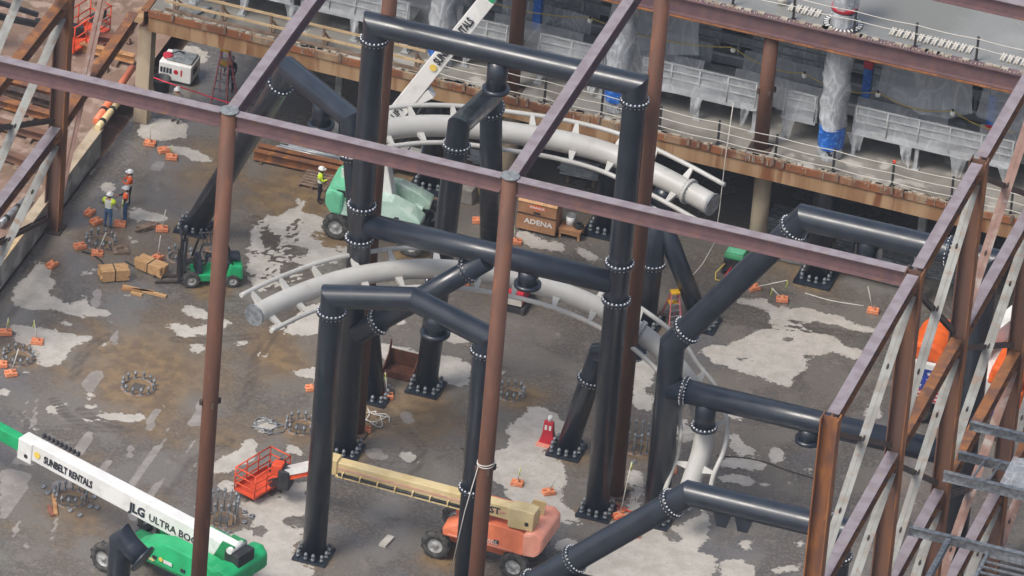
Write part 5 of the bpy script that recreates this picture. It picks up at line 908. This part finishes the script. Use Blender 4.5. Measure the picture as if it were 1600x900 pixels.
WLAB = ['staked orange barricade foot nearest the tan concrete pier', 'orange barricade foot with a bar leaning off it by the pier', 'loose orange barricade foot beside the one with a leaning bar', 'loose orange barricade foot left of the yellow vest worker', "loose orange barricade foot at the yellow vest worker's left boot", 'staked orange barricade foot at the boots of the orange vest worker', 'staked orange barricade foot beside the weathered plank pile', 'loose orange barricade foot below the bolt ring by the workers', "staked foot between the workers' bolt ring and the tidy lumber stack", 'loose orange barricade foot nearest the low concrete wall', 'taped staked orange barricade foot behind the askew lumber stack', 'staked orange barricade foot above the bolt ring with the leaning stake', 'staked barricade foot whose stake leans across a bolt ring', 'staked orange barricade foot on the pale dry patch', 'staked orange barricade foot left of the lower portal leg', 'staked orange barricade foot in front of the rusty hopper', "staked orange barricade foot by the tall portal's left foot and wire", 'upright staked orange barricade foot on the pale slab past the extinguisher', "tilted staked orange barricade foot beside the tall portal's right leg", 'barricade foot with a very long stake at the rusty column foot', 'loose orange barricade foot behind the sloped-shoulder portal leg', 'staked orange barricade foot beside the sloped shoulder pipe', 'staked orange barricade foot nearest the braced wall', 'loose orange barricade foot between two black legs and the job box', 'loose orange barricade foot under the knee brace flange', 'staked orange barricade foot in front of the tan job box', 'loose orange barricade foot under the long slanting shoulder pipe', 'orange barricade foot with a long slanting stake near the welder', 'loose orange barricade foot beside the bolt ring with the leaning stake']
for k, (x, y, r, tp) in enumerate(WGT):
    b = G(x, y); lab = WLAB[k]
    t = thing('barricade_base', lab, 'barricade base', b, 'orange barricade feet on the slab'); t.rotation_euler.z = 0
    R = np.array(Matrix.Rotation(r*1.3, 3, 'Z'))
    MB().box(b+A3(0, 0, .05), (.52, .38, .1), R).box(b+R@A3(0, .12, .13), (.5, .12, .1), R).box(b+R@A3(0, -.12, .13), (.5, .12, .1), R).box(b+R@A3(0, 0, .16), (.14, .3, .12), R).build('rubber_foot', 'orange_base', t, bevel=.03)
    if tp:
        d = b+A3(0, 0, .1); q = VY(tp[0], tp[1], b[1]); MB().cyl(d, q, .025, n=8).build('stake', 'offwhite' if k % 3 else 'rope_white', t)
        if k % 2: MB().tube([q, q+A3(.03, -.02, -.15), q+A3(-.02, -.03, -.3), q+A3(.04, 0, -.4)], .02, 5, sharp=90).build('tape', 'tape_green', t)
RINGS = [(216, 605, .66, 12, .38, 'in the muddy patch right of the white dry streak'), (157, 380, .62, 12, .42, 'at the feet of the yellow vest worker'), (110, 780, .66, 14, .5, 'under the white lettered boom'), (347, 812, .62, 14, 1.15, 'tall, between the round column and the orange basket'), (470, 668, .6, 12, .45, 'behind the lower portal leg'), (798, 616, .55, 12, .4, 'right of the roped column, in brown mud'), (996, 700, .55, 12, 1.05, 'tall, beside the rusty column foot'), (28, 560, .62, 12, .38, 'with a leaning stake by the pale dry patch'), (281, 402, .5, 8, .4, 'in front of the forklift forks')]
for (x, y, r, n, h, wh) in RINGS:
    b = G(x, y); t = thing('anchor_bolt_ring', 'ring of anchor bolts '+wh, 'anchor bolts', b); MB().box(b+A3(0, 0, .015), (.5, .5, .02)).build('pocket', 'puddle', t)
    MB().lathe(b, (0, 0, 1), [(r-.09, .0), (r-.09, .03), (r+.09, .03), (r+.09, 0)], 28).build('template_ring', 'wood_old', t)
    for k in range(n):
        a = 2*math.pi*k/n; q = b+A3(r*math.cos(a), r*math.sin(a), 0); MB().cyl(q, q+A3(0, 0, h), .032, n=8).cyl(q+A3(0, 0, h-.16), q+A3(0, 0, h-.07), .07, n=6).cyl(q, q+A3(0, 0, .07), .07, n=6).build('bolt', 'galv', t)
    if h > .45:
        for k in range(9): a = rnd.uniform(0, 6.28); rr = r+rnd.uniform(.2, .7); q = b+A3(rr*math.cos(a), rr*math.sin(a), .035); MB().lathe(q, (0, 0, 1), [(.05, -.03), (.05, .03), (.11, .03), (.11, -.03), (.05, -.03)], 10).build('loose_nut', 'galv', t)
def lumber(lab, a, b, w, h, nx, nz, jit=.06, m='lumber', strap=True, nm='lumber_bundle', z0=.06):
    t = thing(nm, lab, 'lumber', (a+b)/2); d = nrm(b-a); s = A3(-d[1], d[0], 0)
    for i in range(nx):
        for k in range(nz):
            o = s*((i-(nx-1)/2)*w/nx)+A3(0, 0, z0+(k+.5)*h/nz); j = rnd.uniform(-jit, jit); MB().bar(a+d*j+o, b+d*j+o, w/nx*.94, h/nz*.92).build('plank', m, t)
    for tt in (.15, .8): q = a+(b-a)*tt; MB().bar(q-s*w*.5+A3(0, 0, .03), q+s*w*.5+A3(0, 0, .03), .09, .06).build('bearer', 'wood_old', t)
    if strap: q = (a+b)/2+A3(0, 0, z0+h/2); MB().bar(q-d*.02, q+d*.02, w+.02, h+.03).build('strap', 'black_rubber', t)
    return t
lumber('tidy strapped stack of short lumber beside the green taped stakes', G(156, 437), G(199, 434), .62, .5, 5, 5); lumber('strapped lumber stack lying askew by the forklift forks', G(216, 415), G(256, 432), .62, .42, 5, 4)
lumber('weathered planks lying loose near the slanting black leg', G(217, 362), G(246, 354), .3, .16, 3, 2, .2, 'wood_old', False, 'plank_pile')
for k, (x0, y0, x1, y1, m, lab) in enumerate([(192, 447, 260, 463, 'lumber', 'long pale plank on the slab in front of the lumber stacks'), (205, 457, 222, 461, 'lumber', 'short pale plank in front of the lumber stacks'), (190, 451, 240, 456, 'wood', 'brown plank lying beside the long pale plank'), (76, 790, 82, 806, 'brick_red', 'short brown block beside the bolt ring under the boom'), (84, 772, 87, 804, 'wood', 'brown plank leaning on the bolt ring under the boom')]):
    a, b = G(x0, y0, .05), G(x1, y1, .05); tag(MB().bar(a, b, .16, .09).build('plank', m), lab, 'plank')
# job box, little table with bucket
c = G(838, 363); c[1] -= .1; t = thing('job_box', 'large tan steel job box with lettering and a cardboard-covered lid', 'tool chest', c)
MB().box(c+A3(0, .4, .52), (1.75, .95, .8)).build('lower_chest', 'job_box', t, bevel=.02); MB().box(c+A3(0, .42, 1.2), (1.72, .92, .56)).build('upper_chest', 'job_box', t, bevel=.02); MB().prism([(-.06, 1.48), (.9, 1.48), (.9, 1.8), (.35, 1.95)], lambda p: c+A3(-.88, p[0]-.02, p[1]), lambda p: c+A3(.88, p[0]-.02, p[1])).build('lid', 'cardboard', t)
MB().box(c+A3(0, -.09, .92), (1.76, .03, .04)).build('seam', 'dark_machine', t)
for sx in (-.75, .75):
    for sy in (.05, .75): MB().lathe(c+A3(sx, sy, .07), (1, 0, 0), [(.01, -.03), (.07, -.03), (.07, .03), (.01, .03)], 10).build('caster', 'dark_machine', t)
lettering('ADENA', t, c+A3(.1, -.09, .58), (1, 0, 0), (0, 0, 1), .34, 'white_paint', 1.1, bold=.008); MB().prism([(-.45, 0), (0, .16), (.45, 0), (0, -.16)], lambda p: c+A3(p[0], -.045, 1.28+p[1]), lambda p: c+A3(p[0], -.055, 1.28+p[1])).build('diamond_logo', 'logo_orange', t); lettering('KNAACK', t, c+A3(0, -.06, 1.28), (1, 0, 0), (0, 0, 1), .16, 'white_paint', bold=.004)
MB().box(c+A3(0, -.05, 1.02), (.3, .02, .1)).build('handle', 'dark_machine', t)
c = G(890, 372); t = thing('wooden_stand', 'small rough wooden stand carrying a white bucket', 'stand', c); MB().box(c+A3(0, .2, .42), (1.0, .7, .1)).build('top', 'job_box', t)
for sx in (-.42, .42):
    for sy in (-.08, .5): MB().box(c+A3(sx, sy, .19), (.1, .1, .38)).build('leg', 'wood', t)
MB().box(c+A3(0, -.12, .3), (.9, .04, .14)).build('apron', 'wood', t); q = c+A3(-.1, .25, .47); t = thing('bucket', 'white bucket with dark lid on the small wooden stand', 'bucket', q); MB().lathe(q, (0, 0, 1), [(.01, .0), (.17, 0), (.2, .5), (.19, .5)]).build('shell', 'white_paint', t); MB().cyl(q+A3(0, 0, .5), q+A3(0, 0, .54), .205, n=20).build('lid', 'galv_dull', t)
q = c+A3(.3, .25, .47); t = thing('cable_coil', 'black cable coil on the small wooden stand', 'cable', q)
for k in range(4): MB().tube([q+A3((.2-.02*k)*math.cos(a), (.2-.02*k)*math.sin(a), .03+.05*k+.02*math.sin(2*a)) for a in np.linspace(0, 6.28, 15)], .028, 6).build('turn', 'black_rubber', t)
# generator, black tub, ladders
c = G(272, 131); t = thing('generator', 'white wheeled generator cabinet with red reel behind the concrete pier', 'generator', c); MB().box(c+A3(0, .6, .55), (1.5, 1.2, .85)).build('cabinet', 'white_paint', t, bevel=.05); MB().box(c+A3(.1, .65, 1.03), (1.15, .95, .1)).build('roof_panel', 'galv_dull', t, bevel=.03); MB().box(c+A3(0, .6, .08), (1.4, 1.1, .1)).build('skid', 'dark_machine', t)
MB().cyl(c+A3(-.5, .45, 1.02), c+A3(-.5, .45, 1.14), .22, n=18).build('red_reel', 'red_paint', t); MB().tube([c+A3(-.4, .5, 1.15), c+A3(-.1, .7, 1.25), c+A3(.1, .9, 1.1)], .03, 6).build('hose', 'black_rubber', t)
for k in range(4): MB().box(c+A3(-.62+.14*k, -.008, .6), (.1, .012, .26)).build('decal', 'ink' if k != 2 else 'navy_machine', t)
MB().cyl(c+A3(.05, 0, .6), c+A3(.05, -.012, .6), .11, n=16).build('round_decal', 'red_paint', t); MB().box(c+A3(.3, -.008, .6), (.07, .012, .3)).build('red_decal', 'red_paint', t); MB().box(c+A3(.757, .5, .62), (.012, .5, .3)).build('louvre', 'dark_machine', t)
c = G(252, 141); t = thing('tub', 'black open tub beside the white generator', 'tub', c); MB().lathe(c, (0, 0, 1), [(.01, .02), (.33, .02), (.38, .62), (.41, .62), (.41, .58), (.36, .55), (.3, .06), (.01, .06)]).build('shell', 'dark_machine', t)
def ladder(c, lab, h=2.4, rz=0.0, m='pink_rail', wb=.72, top=.34):
    t = thing('stepladder', lab, 'stepladder', c); R = np.array(Matrix.Rotation(rz, 3, 'Z')); f = lambda a, b, z: c+R@A3(a, b, z)
    for s in (-1, 1): MB().bar(f(s*wb/2, -.45, 0), f(s*top/2, 0, h), .05, .09).build('front_rail', m, t); MB().bar(f(s*wb*.55, .75, 0), f(s*top/2, .1, h), .05, .07).build('rear_rail', m, t)
    n = 7
    for k in range(1, n): u_ = k/n; w_ = wb+(top-wb)*u_; MB().bar(f(-w_/2, -.45*(1-u_), h*u_), f(w_/2, -.45*(1-u_), h*u_), .09, .03).build('step', 'galv', t)
    for k in (2, 4): u_ = k/n; w_ = wb*1.1+(top-wb*1.1)*u_; MB().bar(f(-w_/2, .75-.65*u_, h*u_), f(w_/2, .75-.65*u_, h*u_), .04, .04).build('rear_bar', 'galv', t)
    MB().box(f(0, .05, h+.04), (top+.08, .34, .09), R).build('top_cap', 'yellow_paint', t, bevel=.02); MB().box(f(0, .12, h*.72), (.46, .4, .06), R).build('tool_tray', 'yellow_paint', t); return t
ladder(G(347, 158), 'tall pink-railed stepladder with yellow cap under the deck edge', 2.55); ladder(G(1050, 512), 'yellow-topped stepladder leaning tilted behind the sloped shoulder', 1.7, .6, 'pink_rail', .6, .3)
# steel and pipe piles under the deck
def pile(name, lab, cat, x0, y0, x1, y1, n, w, r, m, layers=2, z0=.12, spread=.25):
    a, b = G(x0, y0), G(x1, y1); t = thing(name, lab, cat, (a+b)/2); d = nrm(b-a); s = A3(-d[1], d[0], 0)
    for k in range(n):
        for l in range(layers):
            o = s*(k-(n-1)/2)*w+A3(0, 0, z0+r+l*r*2.05); j = rnd.uniform(-spread, spread); g = s*rnd.uniform(-.05, .05); MB().cyl(a+o+d*j, b+o+d*j+g, r, n=8).build('pipe', m, t)
    for tt in (.2, .8): q = a+(b-a)*tt; MB().bar(q-s*n*w*.55+A3(0, 0, z0/2), q+s*n*w*.55+A3(0, 0, z0/2), .12, z0).build('bearer', 'wood_old', t)
pile('conduit_pile', 'wide pile of pale steel conduit on the slab under the lumber rail', 'pipes', 448, 226, 545, 248, 15, .14, .045, 'conduit'); pile('conduit_pile', 'small bundle of pale conduit under the deck behind the upper track', 'pipes', 878, 272, 945, 285, 9, .12, .045, 'conduit', 3, .3); pile('conduit_pile', 'pale tube bundle on the slab behind the tall black portal', 'pipes', 735, 250, 790, 262, 7, .14, .05, 'conduit')
for k, (x0, y0, x1, y1) in enumerate([(396, 250, 538, 281), (402, 242, 540, 272)]):
    t = thing('stored_beam', ['front rusty orange I-beam lying on the slab near the yellow shirt worker', 'rear rusty orange I-beam lying on the slab near the conduit pile'][k], 'beam', G(x0, y0)); MB().ibeam(G(x0, y0)+A3(0, 0, .32), G(x1, y1)+A3(0, 0, .32), .42, .3).build('beam', 'rust_orange', t)
    for tt in (.1, .9): q = G(x0, y0)+(G(x1, y1)-G(x0, y0))*tt; MB().box(q+A3(0, 0, .055), (.12, .6, .11)).build('bearer', 'wood_old', t)
def slats(name, lab, cat, c, n, L_, W_, m, rz=0, z0=.02, h=.12):
    t = thing(name, lab, cat, c); R = np.array(Matrix.Rotation(rz, 3, 'Z'))
    for k in range(n): MB().box(c+R@A3(0, (k-(n-1)/2)*W_/n, z0+h), (L_, W_/n*.62, .04), R).build('slat', m, t)
    for s in (-1, 0, 1): MB().box(c+R@A3(s*(L_/2-.06), 0, z0+h/2), (.09, W_, h), R).build('stringer', m, t)
    return t
slats('pallet', 'weathered wooden pallet beside the yellow shirt worker', 'pallet', G(496, 283), 7, 1.3, 1.6, 'wood_old')
lumber('white wrapped lumber bundle on a blue cart behind the teal lift', G(616, 258), G(655, 268), .7, .42, 4, 3, .03, 'white_paint', True, 'lumber_bundle', .5)
c = G(630, 276); t = thing('material_cart', 'blue steel cart carrying the white lumber bundle', 'cart', c); MB().box(c+A3(.1, .35, .42), (1.6, .8, .08)).build('bed', 'blue_paint', t)
for sx in (-.6, .8):
    for sy in (0, .7): wheel(t, c+A3(sx, sy, .16), (0, 1, 0), .16, .1); MB().box(c+A3(sx, sy, .3), (.06, .06, .24)).build('leg', 'blue_paint', t)
c = G(722, 318); t = thing('concrete_block', 'pale chipped concrete block behind the bent black leg', 'block', c); MB().prism([(-.45, 0), (.45, 0), (.4, .7), (-.38, .75)], lambda p: c+A3(p[0], 0, p[1]), lambda p: c+A3(p[0]+.05, .7, p[1]*.97)).build('body', 'concrete', t, bevel=.04)
# red unit, welder, extinguisher stand, rusty bucket, board
c = G(800, 486); t = thing('power_unit', 'red and white power unit on a black skid behind the roped column', 'machine', c); MB().box(c+A3(0, .6, .14), (.95, 1.5, .22)).build('skid', 'dark_machine', t); MB().box(c+A3(0, .65, .62), (.85, 1.2, .6)).build('cabinet', 'red_paint', t, bevel=.04); MB().box(c+A3(0, .0, .5), (.8, .1, .35)).build('grille', 'offwhite', t); MB().box(c+A3(0, .7, 1.0), (.7, .8, .16)).build('hood', 'red_paint', t, bevel=.05)
for s in (-1, 1): MB().box(c+A3(s*.5, .6, .16), (.16, 1.6, .3)).build('crawler_track', 'tyre', t, bevel=.06)
c = G(1142, 432); t = thing('welding_machine', 'green engine welder with black front beside the round tan post', 'machine', c); MB().prism([(0, .25), (1.5, .25), (1.5, .95), (1.35, 1.05), (.1, 1.05), (0, .9)], lambda p: c+A3(-.4, p[0], p[1]), lambda p: c+A3(.45, p[0], p[1])).build('housing', 'green_dull', t, bevel=.04); MB().box(c+A3(.02, -.015, .55), (.8, .05, .6)).build('front_panel', 'dark_machine', t); MB().box(c+A3(.02, .75, 1.06), (.75, 1.2, .04)).build('top_panel', 'teal_paint', t)
for sx in (-.4, .45):
    for sy in (.2, 1.25): wheel(t, c+A3(sx, sy, .22), (1 if sx > 0 else -1, 0, 0), .22, .14)
MB().tube([c+A3(-.3, -.05, .6), c+A3(-.6, -.3, .2), c+A3(-.5, -.6, .04), c+A3(.1, -.5, .04)], .03, 6, sharp=90).build('lead', 'wire_yellow', t); MB().tube([c+A3(0, -.05, .5), c+A3(-.2, -.35, .15), c+A3(.3, -.7, .04), c+A3(.6, -.3, .04)], .03, 6, sharp=90).build('lead', 'red_paint', t)
c = G(855, 692); t = thing('extinguisher_stand', 'red flared extinguisher stand with a white top beside the leaning column', 'fire extinguisher', c); MB().prism([(-.34, 0), (.34, 0), (.22, .55), (.2, 1.05), (-.2, 1.05), (-.22, .55)], lambda p: c+A3(p[0], -.15*(1-p[1]*.6), p[1]), lambda p: c+A3(p[0], .3*(1-p[1]*.6), p[1])).build('stand', 'red_paint', t, bevel=.03); MB().cyl(c+A3(.02, .05, 1.04), c+A3(.02, .05, 1.28), .09, n=12).build('bottle_neck', 'white_paint', t); MB().box(c+A3(0, -.16, .02), (.8, .5, .04)).build('foot', 'pink_paint', t)
for s in (-1, 1): MB().box(c+A3(s*.09, -.085, .78), (.1, .02, .22)).build('decal', 'white_paint', t)
c = G(622, 588); t = thing('debris_hopper', 'rusty open steel hopper between two black column feet', 'hopper', c); f = lambda a, b, z: c+A3(a, b, z)
MB().bar(f(-.62, .3, .04), f(.62, .3, .04), 1.1, .06).build('floor', 'rust_bucket', t); MB().bar(f(-.62, .8, .4), f(.62, .8, .4), .05, .75).build('back_wall', 'rust_bucket', t); MB().bar(f(-.55, -.25, .18), f(.55, -.25, .18), .05, .3).build('front_lip', 'rust_bucket', t)
for s in (-1, 1): MB().prism([(-.25, .02), (.85, .02), (.85, 1.2), (.7, 1.2), (.55, .7), (-.2, .3)], lambda p: f(s*.62, p[0], p[1]), lambda p: f(s*.66, p[0], p[1])).build('side_wall', 'rust_bucket', t)
a, b = G(597, 853, .06), G(611, 838, .06); tag(MB().bar(a, b, .3, .1).build('board', 'offwhite'), 'short pale board lying on the wet slab near the lower portal', 'board')
c = G(188, 391); t = thing('base_template', 'square rusty steel template with a hole lying near the bolt ring', 'steel plate', c); R = np.array(Matrix.Rotation(.5, 3, 'Z'))
for a, sz in (((0, .24), (.72, .22)), ((0, -.24), (.72, .22)), ((.26, 0), (.2, .26)), ((-.26, 0), (.2, .26))): MB().box(c+R@A3(a[0], a[1], .05), (sz[0], sz[1], .06), R).build('plate_strip', 'wood_old', t)
# wire tangles
for k, (x, y, lab) in enumerate([(583, 655, 'loose pale wire tangle beside the tall portal foot'), (965, 803, 'orange and pale cord tangle at the foot of the tall portal'), (420, 668, 'grey wire coil near the orange basket')]):
    c = G(x, y); P = [c+A3(.45*math.cos(a*1.0)+.25*math.cos(2.7*a+k), .45*math.sin(a)+.2*math.sin(3.1*a), .04+.03*(i % 3)) for i, a in enumerate(np.linspace(0, 13, 46))]; tag(MB().tube(P, .025, 5, sharp=180).build('cord_tangle', ['rope_white', 'orange_red', 'galv'][k]), lab, 'cord')
for k, (P, r_, m, lab) in enumerate([([(128, 393), (145, 398), (160, 410), (164, 420)], .03, 'black_rubber', 'black hose curving beside the tidy lumber stack'), ([(196, 408), (206, 414), (218, 420)], .025, 'black_rubber', 'short black hose in front of the askew lumber stack'), ([(1120, 712), (1180, 718), (1240, 738), (1290, 752)], .02, 'black_rubber', 'thin black cable crossing the slab under the right portal'), ([(1258, 458), (1300, 470), (1350, 478)], .025, 'rope_white', 'pale bar-like rope lying on the slab before the braced wall'), ([(960, 560), (930, 620), (900, 640), (880, 668)], .02, 'rope_white', 'pale cord trailing from the leaning column'), ([(720, 700), (735, 705), (752, 698), (770, 712)], .02, 'black_rubber', 'short black lead on the slab behind the roped column')]):
    tag(MB().tube(spline([G(x, y, .035) for x, y in P], 6), r_, 6, sharp=180).build('hose', m), lab, 'hose')
# barrier ropes and hanging line
for lab, P, m in [('red barrier rope strung past the white generator and stepladder', [(232, 118), (250, 125), (300, 142), (345, 157), (372, 164)], 'rope_red'), ('red barrier rope strung from the job box to the column foot under the deck', [(812, 292), (850, 299), (905, 315), (960, 331), (1050, 352), (1110, 367), (1180, 383)], 'rope_red'), ('red barrier rope strung over the grated trays', [(1248, 398), (1262, 405), (1300, 402), (1345, 417), (1400, 432), (1440, 442)], 'rope_red')]:
    tag(MB().tube([G(x, y, .95+.05*math.sin(i*2.1)) for i, (x, y) in enumerate(P)], .03, 6, sharp=180).build('barrier_rope', m), lab, 'rope')
a = A3(9.0, edge(9)-.15, ZD+1.0); tag(MB().tube([VY(1146, 160, edge(7.5)-.16), VY(1133, 250, edge(7.5)-.18), VY(1124, 330, edge(7.5)-.5), G(1116, 380, 1.3), G(1098, 412, .4), G(1080, 433, .03)], .02, 6, sharp=180).build('hanging_rope', 'rope_white'), 'pale rope hanging from the deck edge to the slab', 'rope')
# trays and plate stacks under the deck at right
for k, (x0, y0, x1, y1, lab) in enumerate([(1303, 415, 1385, 436, 'long galvanised tray frame on the slab beside the column foot'), (1385, 436, 1425, 446, 'short galvanised tray frame behind the purple roof beam')]):
    a, b = G(x0, y0, .3), G(x1, y1, .3); t = thing('metal_tray', lab, 'tray', (a+b)/2); w_ = 1.3
    for s in (0, 1): MB().bar(a+A3(0, s*w_, 0), b+A3(0, s*w_, 0), .06, .4).build('side', 'galv', t)
    for u_ in (0, .33, .66, 1): q = a+(b-a)*u_; MB().bar(q, q+A3(0, w_, 0), .05, .36).build('cross_plate', 'galv', t)
    MB().prism([(0, .03), (1, .03), (1, w_-.03), (0, w_-.03)], lambda p: a+(b-a)*p[0]+A3(0, p[1], -.17), lambda p: a+(b-a)*p[0]+A3(0, p[1], -.13)).build('bottom', 'galv_dull', t)
for k, (x, y, n, L_, lab) in enumerate([(1236, 412, 5, 1.3, 'grey plate stack beside the sloped shoulder flange'), (1226, 372, 7, 1.8, 'tall grey plate stack under the deck behind the sloped shoulder'), (1330, 398, 4, 1.6, 'grey plate stack under the black shoulder beam'), (1470, 440, 8, 2.4, 'grey plate stack in front of the braced wall column'), (1400, 418, 4, 1.4, 'low grey plate stack by the thin pale post')]):
    c = G(x, y); t = thing('plate_stack', lab, 'plate stack', c)
    for i in range(n): MB().box(c+A3(rnd.uniform(-.06, .06), .6+rnd.uniform(-.05, .05), .1+i*.12), (L_, 1.2, .085)).build('plate', 'galv_dull', t)
    for s in (-1, 1): MB().box(c+A3(s*L_*.35, .6, .028), (.1, 1.1, .057)).build('bearer', 'wood_old', t)
# steel and timber on the dirt bank
for k, (x0, y0, x1, y1, m, w_, lab) in enumerate([(-30, 150, 88, 184, 'rust_orange', .4, 'orange rusty beam lying on the dirt under the dark brace'), (-30, 185, 84, 216, 'rust_brown', .4, 'brown rusty beam lying on the dirt by the frame column'), (-30, 118, 92, 150, 'rust_orange', .35, 'orange timber-like beam on the dirt behind the frame column'), (-20, 132, 80, 160, 'dark_steel', .4, 'dark beam lying between the orange beams on the dirt'), (-40, 222, 60, 262, 'rust_brown', .35, 'brown beam lying on the dirt beside the low wall'), (125, 72, 210, 92, 'wood', .3, 'long pale timber lying on the dirt behind the pier'), (120, 55, 178, 62, 'brick_red', .4, 'short brown timber on the dirt by the red basket')]):
    a, b = G(x0, y0, .85), G(x1, y1, .85); t = thing('stored_beam', lab, 'beam', a); MB().ibeam(a, b, .36, w_).build('beam', m, t)
    for tt in (.25, .7): q = a+(b-a)*tt; MB().box(q-A3(0, 0, .3), (.25, 1.0, .26)).build('bearer', 'wood_old', t)
for k, (x0, y0, x1, y1, r, m, lab) in enumerate([(152, 200, 190, 153, .14, 'cream_paint', 'cream insulated pipe lying along the low concrete wall'), (150, 190, 207, 106, .16, 'orange_paint', 'orange pipe lying along the low concrete wall behind the pier'), (0, 350, 45, 308, .14, 'galv', 'pale galvanised tube lying on the dirt beside the brace')]):
    a, b = G(x0, y0, 1.45), G(x1, y1, 1.45)
    if k == 2: a, b = G(x0, y0, .85), G(x1, y1, .85)
    t = thing('stored_pipe', lab, 'pipe', a); MB().cyl(a, b, r, n=16).build('tube', m, t)
    for tt in (.2, .6): q = a+(b-a)*tt; MB().cyl(q-nrm(b-a)*.1, q+nrm(b-a)*.1, r+.02, n=16).build('band', 'black_rubber', t)
for k in range(26):
    q = G(rnd.uniform(-40, 215), rnd.uniform(0, 250), .6)
    if q[0] > -20.4 or q[0] < -34: continue
    s_ = rnd.uniform(.12, .4); t = tag(MB().prism([(math.cos(a)*s_*rnd.uniform(.7, 1), math.sin(a)*s_*rnd.uniform(.6, 1)) for a in np.linspace(0, 5.4, 6)], lambda p: q+A3(p[0], p[1], -.1), lambda p: q+A3(p[0]*.6, p[1]*.6, s_*.7)).build('rock', 'dirt' if k % 2 else 'wood_old'), 'loose clod of rubble on the dirt bank', 'rubble', 'loose rubble on the dirt bank')
# galvanised walkway members outside the braced wall
def channel(lab, p0, p1, d=.34, w=.2): t = thing('walkway_beam', lab, 'beam', p0); MB().bar(p0, p1, .02, d).build('web', 'galv', t); MB().bar(np.asarray(p0)+A3(0, 0, d/2), np.asarray(p1)+A3(0, 0, d/2), w, .02).build('top_flange', 'galv', t); MB().bar(np.asarray(p0)-A3(0, 0, d/2), np.asarray(p1)-A3(0, 0, d/2), w, .02).build('bottom_flange', 'galv', t); return t
pa = VX(1420, 828, XW+.25); channel('long grey channel leaving the braced wall at its lowest visible girt', pa, pa+A3(9, 0, 0)); ya = pa[1]
pb = VX(1474, 743, XW+.25); channel('grey channel edging the open walkway frame', pb, pb+A3(9, 0, 0), .4); pc = VX(1497, 711, XW+.25); channel('grey channel on the far side of the open walkway frame', pc, pc+A3(9, 0, 0)); pd_ = VX(1515, 664, XW+.25); channel('grey channel leaving the braced wall above the walkway frame', pd_, pd_+A3(9, 0, 0))
t = thing('walkway_frame', 'open grey ladder-like walkway frame fixed beside the braced wall', 'walkway', (pb+pc)/2)
for k in range(12): x = 1.1+k*.62; MB().bar(pb+A3(x, .02, .1), A3(pb[0]+x, pc[1]-.02, pc[2]+.1), .07, .1).build('rung', 'galv', t)
sheet(t, pb+A3(2.2, .1, .2), pb+A3(3.2, .1, .2), A3(pb[0]+3.2, pc[1]-.1, pb[2]+.25), A3(pb[0]+2.2, pc[1]-.1, pb[2]+.25), 8, 6, .05, 'plastic_dense', seed=5, out=(0, 0, 1)); sheet(t, pb+A3(4.6, .1, .2), pb+A3(6.2, .1, .2), A3(pb[0]+6.2, pc[1]-.1, pb[2]+.3), A3(pb[0]+4.6, pc[1]-.1, pb[2]+.3), 8, 6, .06, 'plastic_dense', seed=6, out=(0, 0, 1))
t = thing('walkway_frame', 'grey grated walkway panel below the long grey channel', 'walkway', pa+A3(4, -3, 0)); q0 = pa+A3(3.2, -.2, -.1)
for s in (0, 3.0): MB().bar(q0+A3(s, 0, 0), q0+A3(s, -5, 0), .12, .22).build('stringer', 'galv', t)
for k in range(12): MB().bar(q0+A3(.06, -.4*k-.2, .05), q0+A3(2.94, -.4*k-.2, .05), .06, .08).build('rung', 'galv', t)
q0 = pa+A3(1.6, 0, 0); channel('short grey channel hanging back from the long channel', q0+A3(0, -.12, 0), q0+A3(0, -5, 0), .26)

# ---------------------------------------------------------------- thin haze between the helicopter and the site
hm = bpy.data.materials.new('haze'); hm.use_nodes = True; N = hm.node_tree.nodes; N.clear(); ho = N.new('ShaderNodeOutputMaterial'); hv = N.new('ShaderNodeVolumePrincipled')
hv.inputs['Color'].default_value = (.74, .85, 1.0, 1); hv.inputs['Density'].default_value = .0001; hm.node_tree.links.new(hv.outputs[0], ho.inputs['Volume'])
hz = MB().box((0, 0, 101), (6200, 6200, 206)).build('haze', 'bulb'); hz.data.materials.clear(); hz.data.materials.append(hm); hz['kind'] = 'stuff'
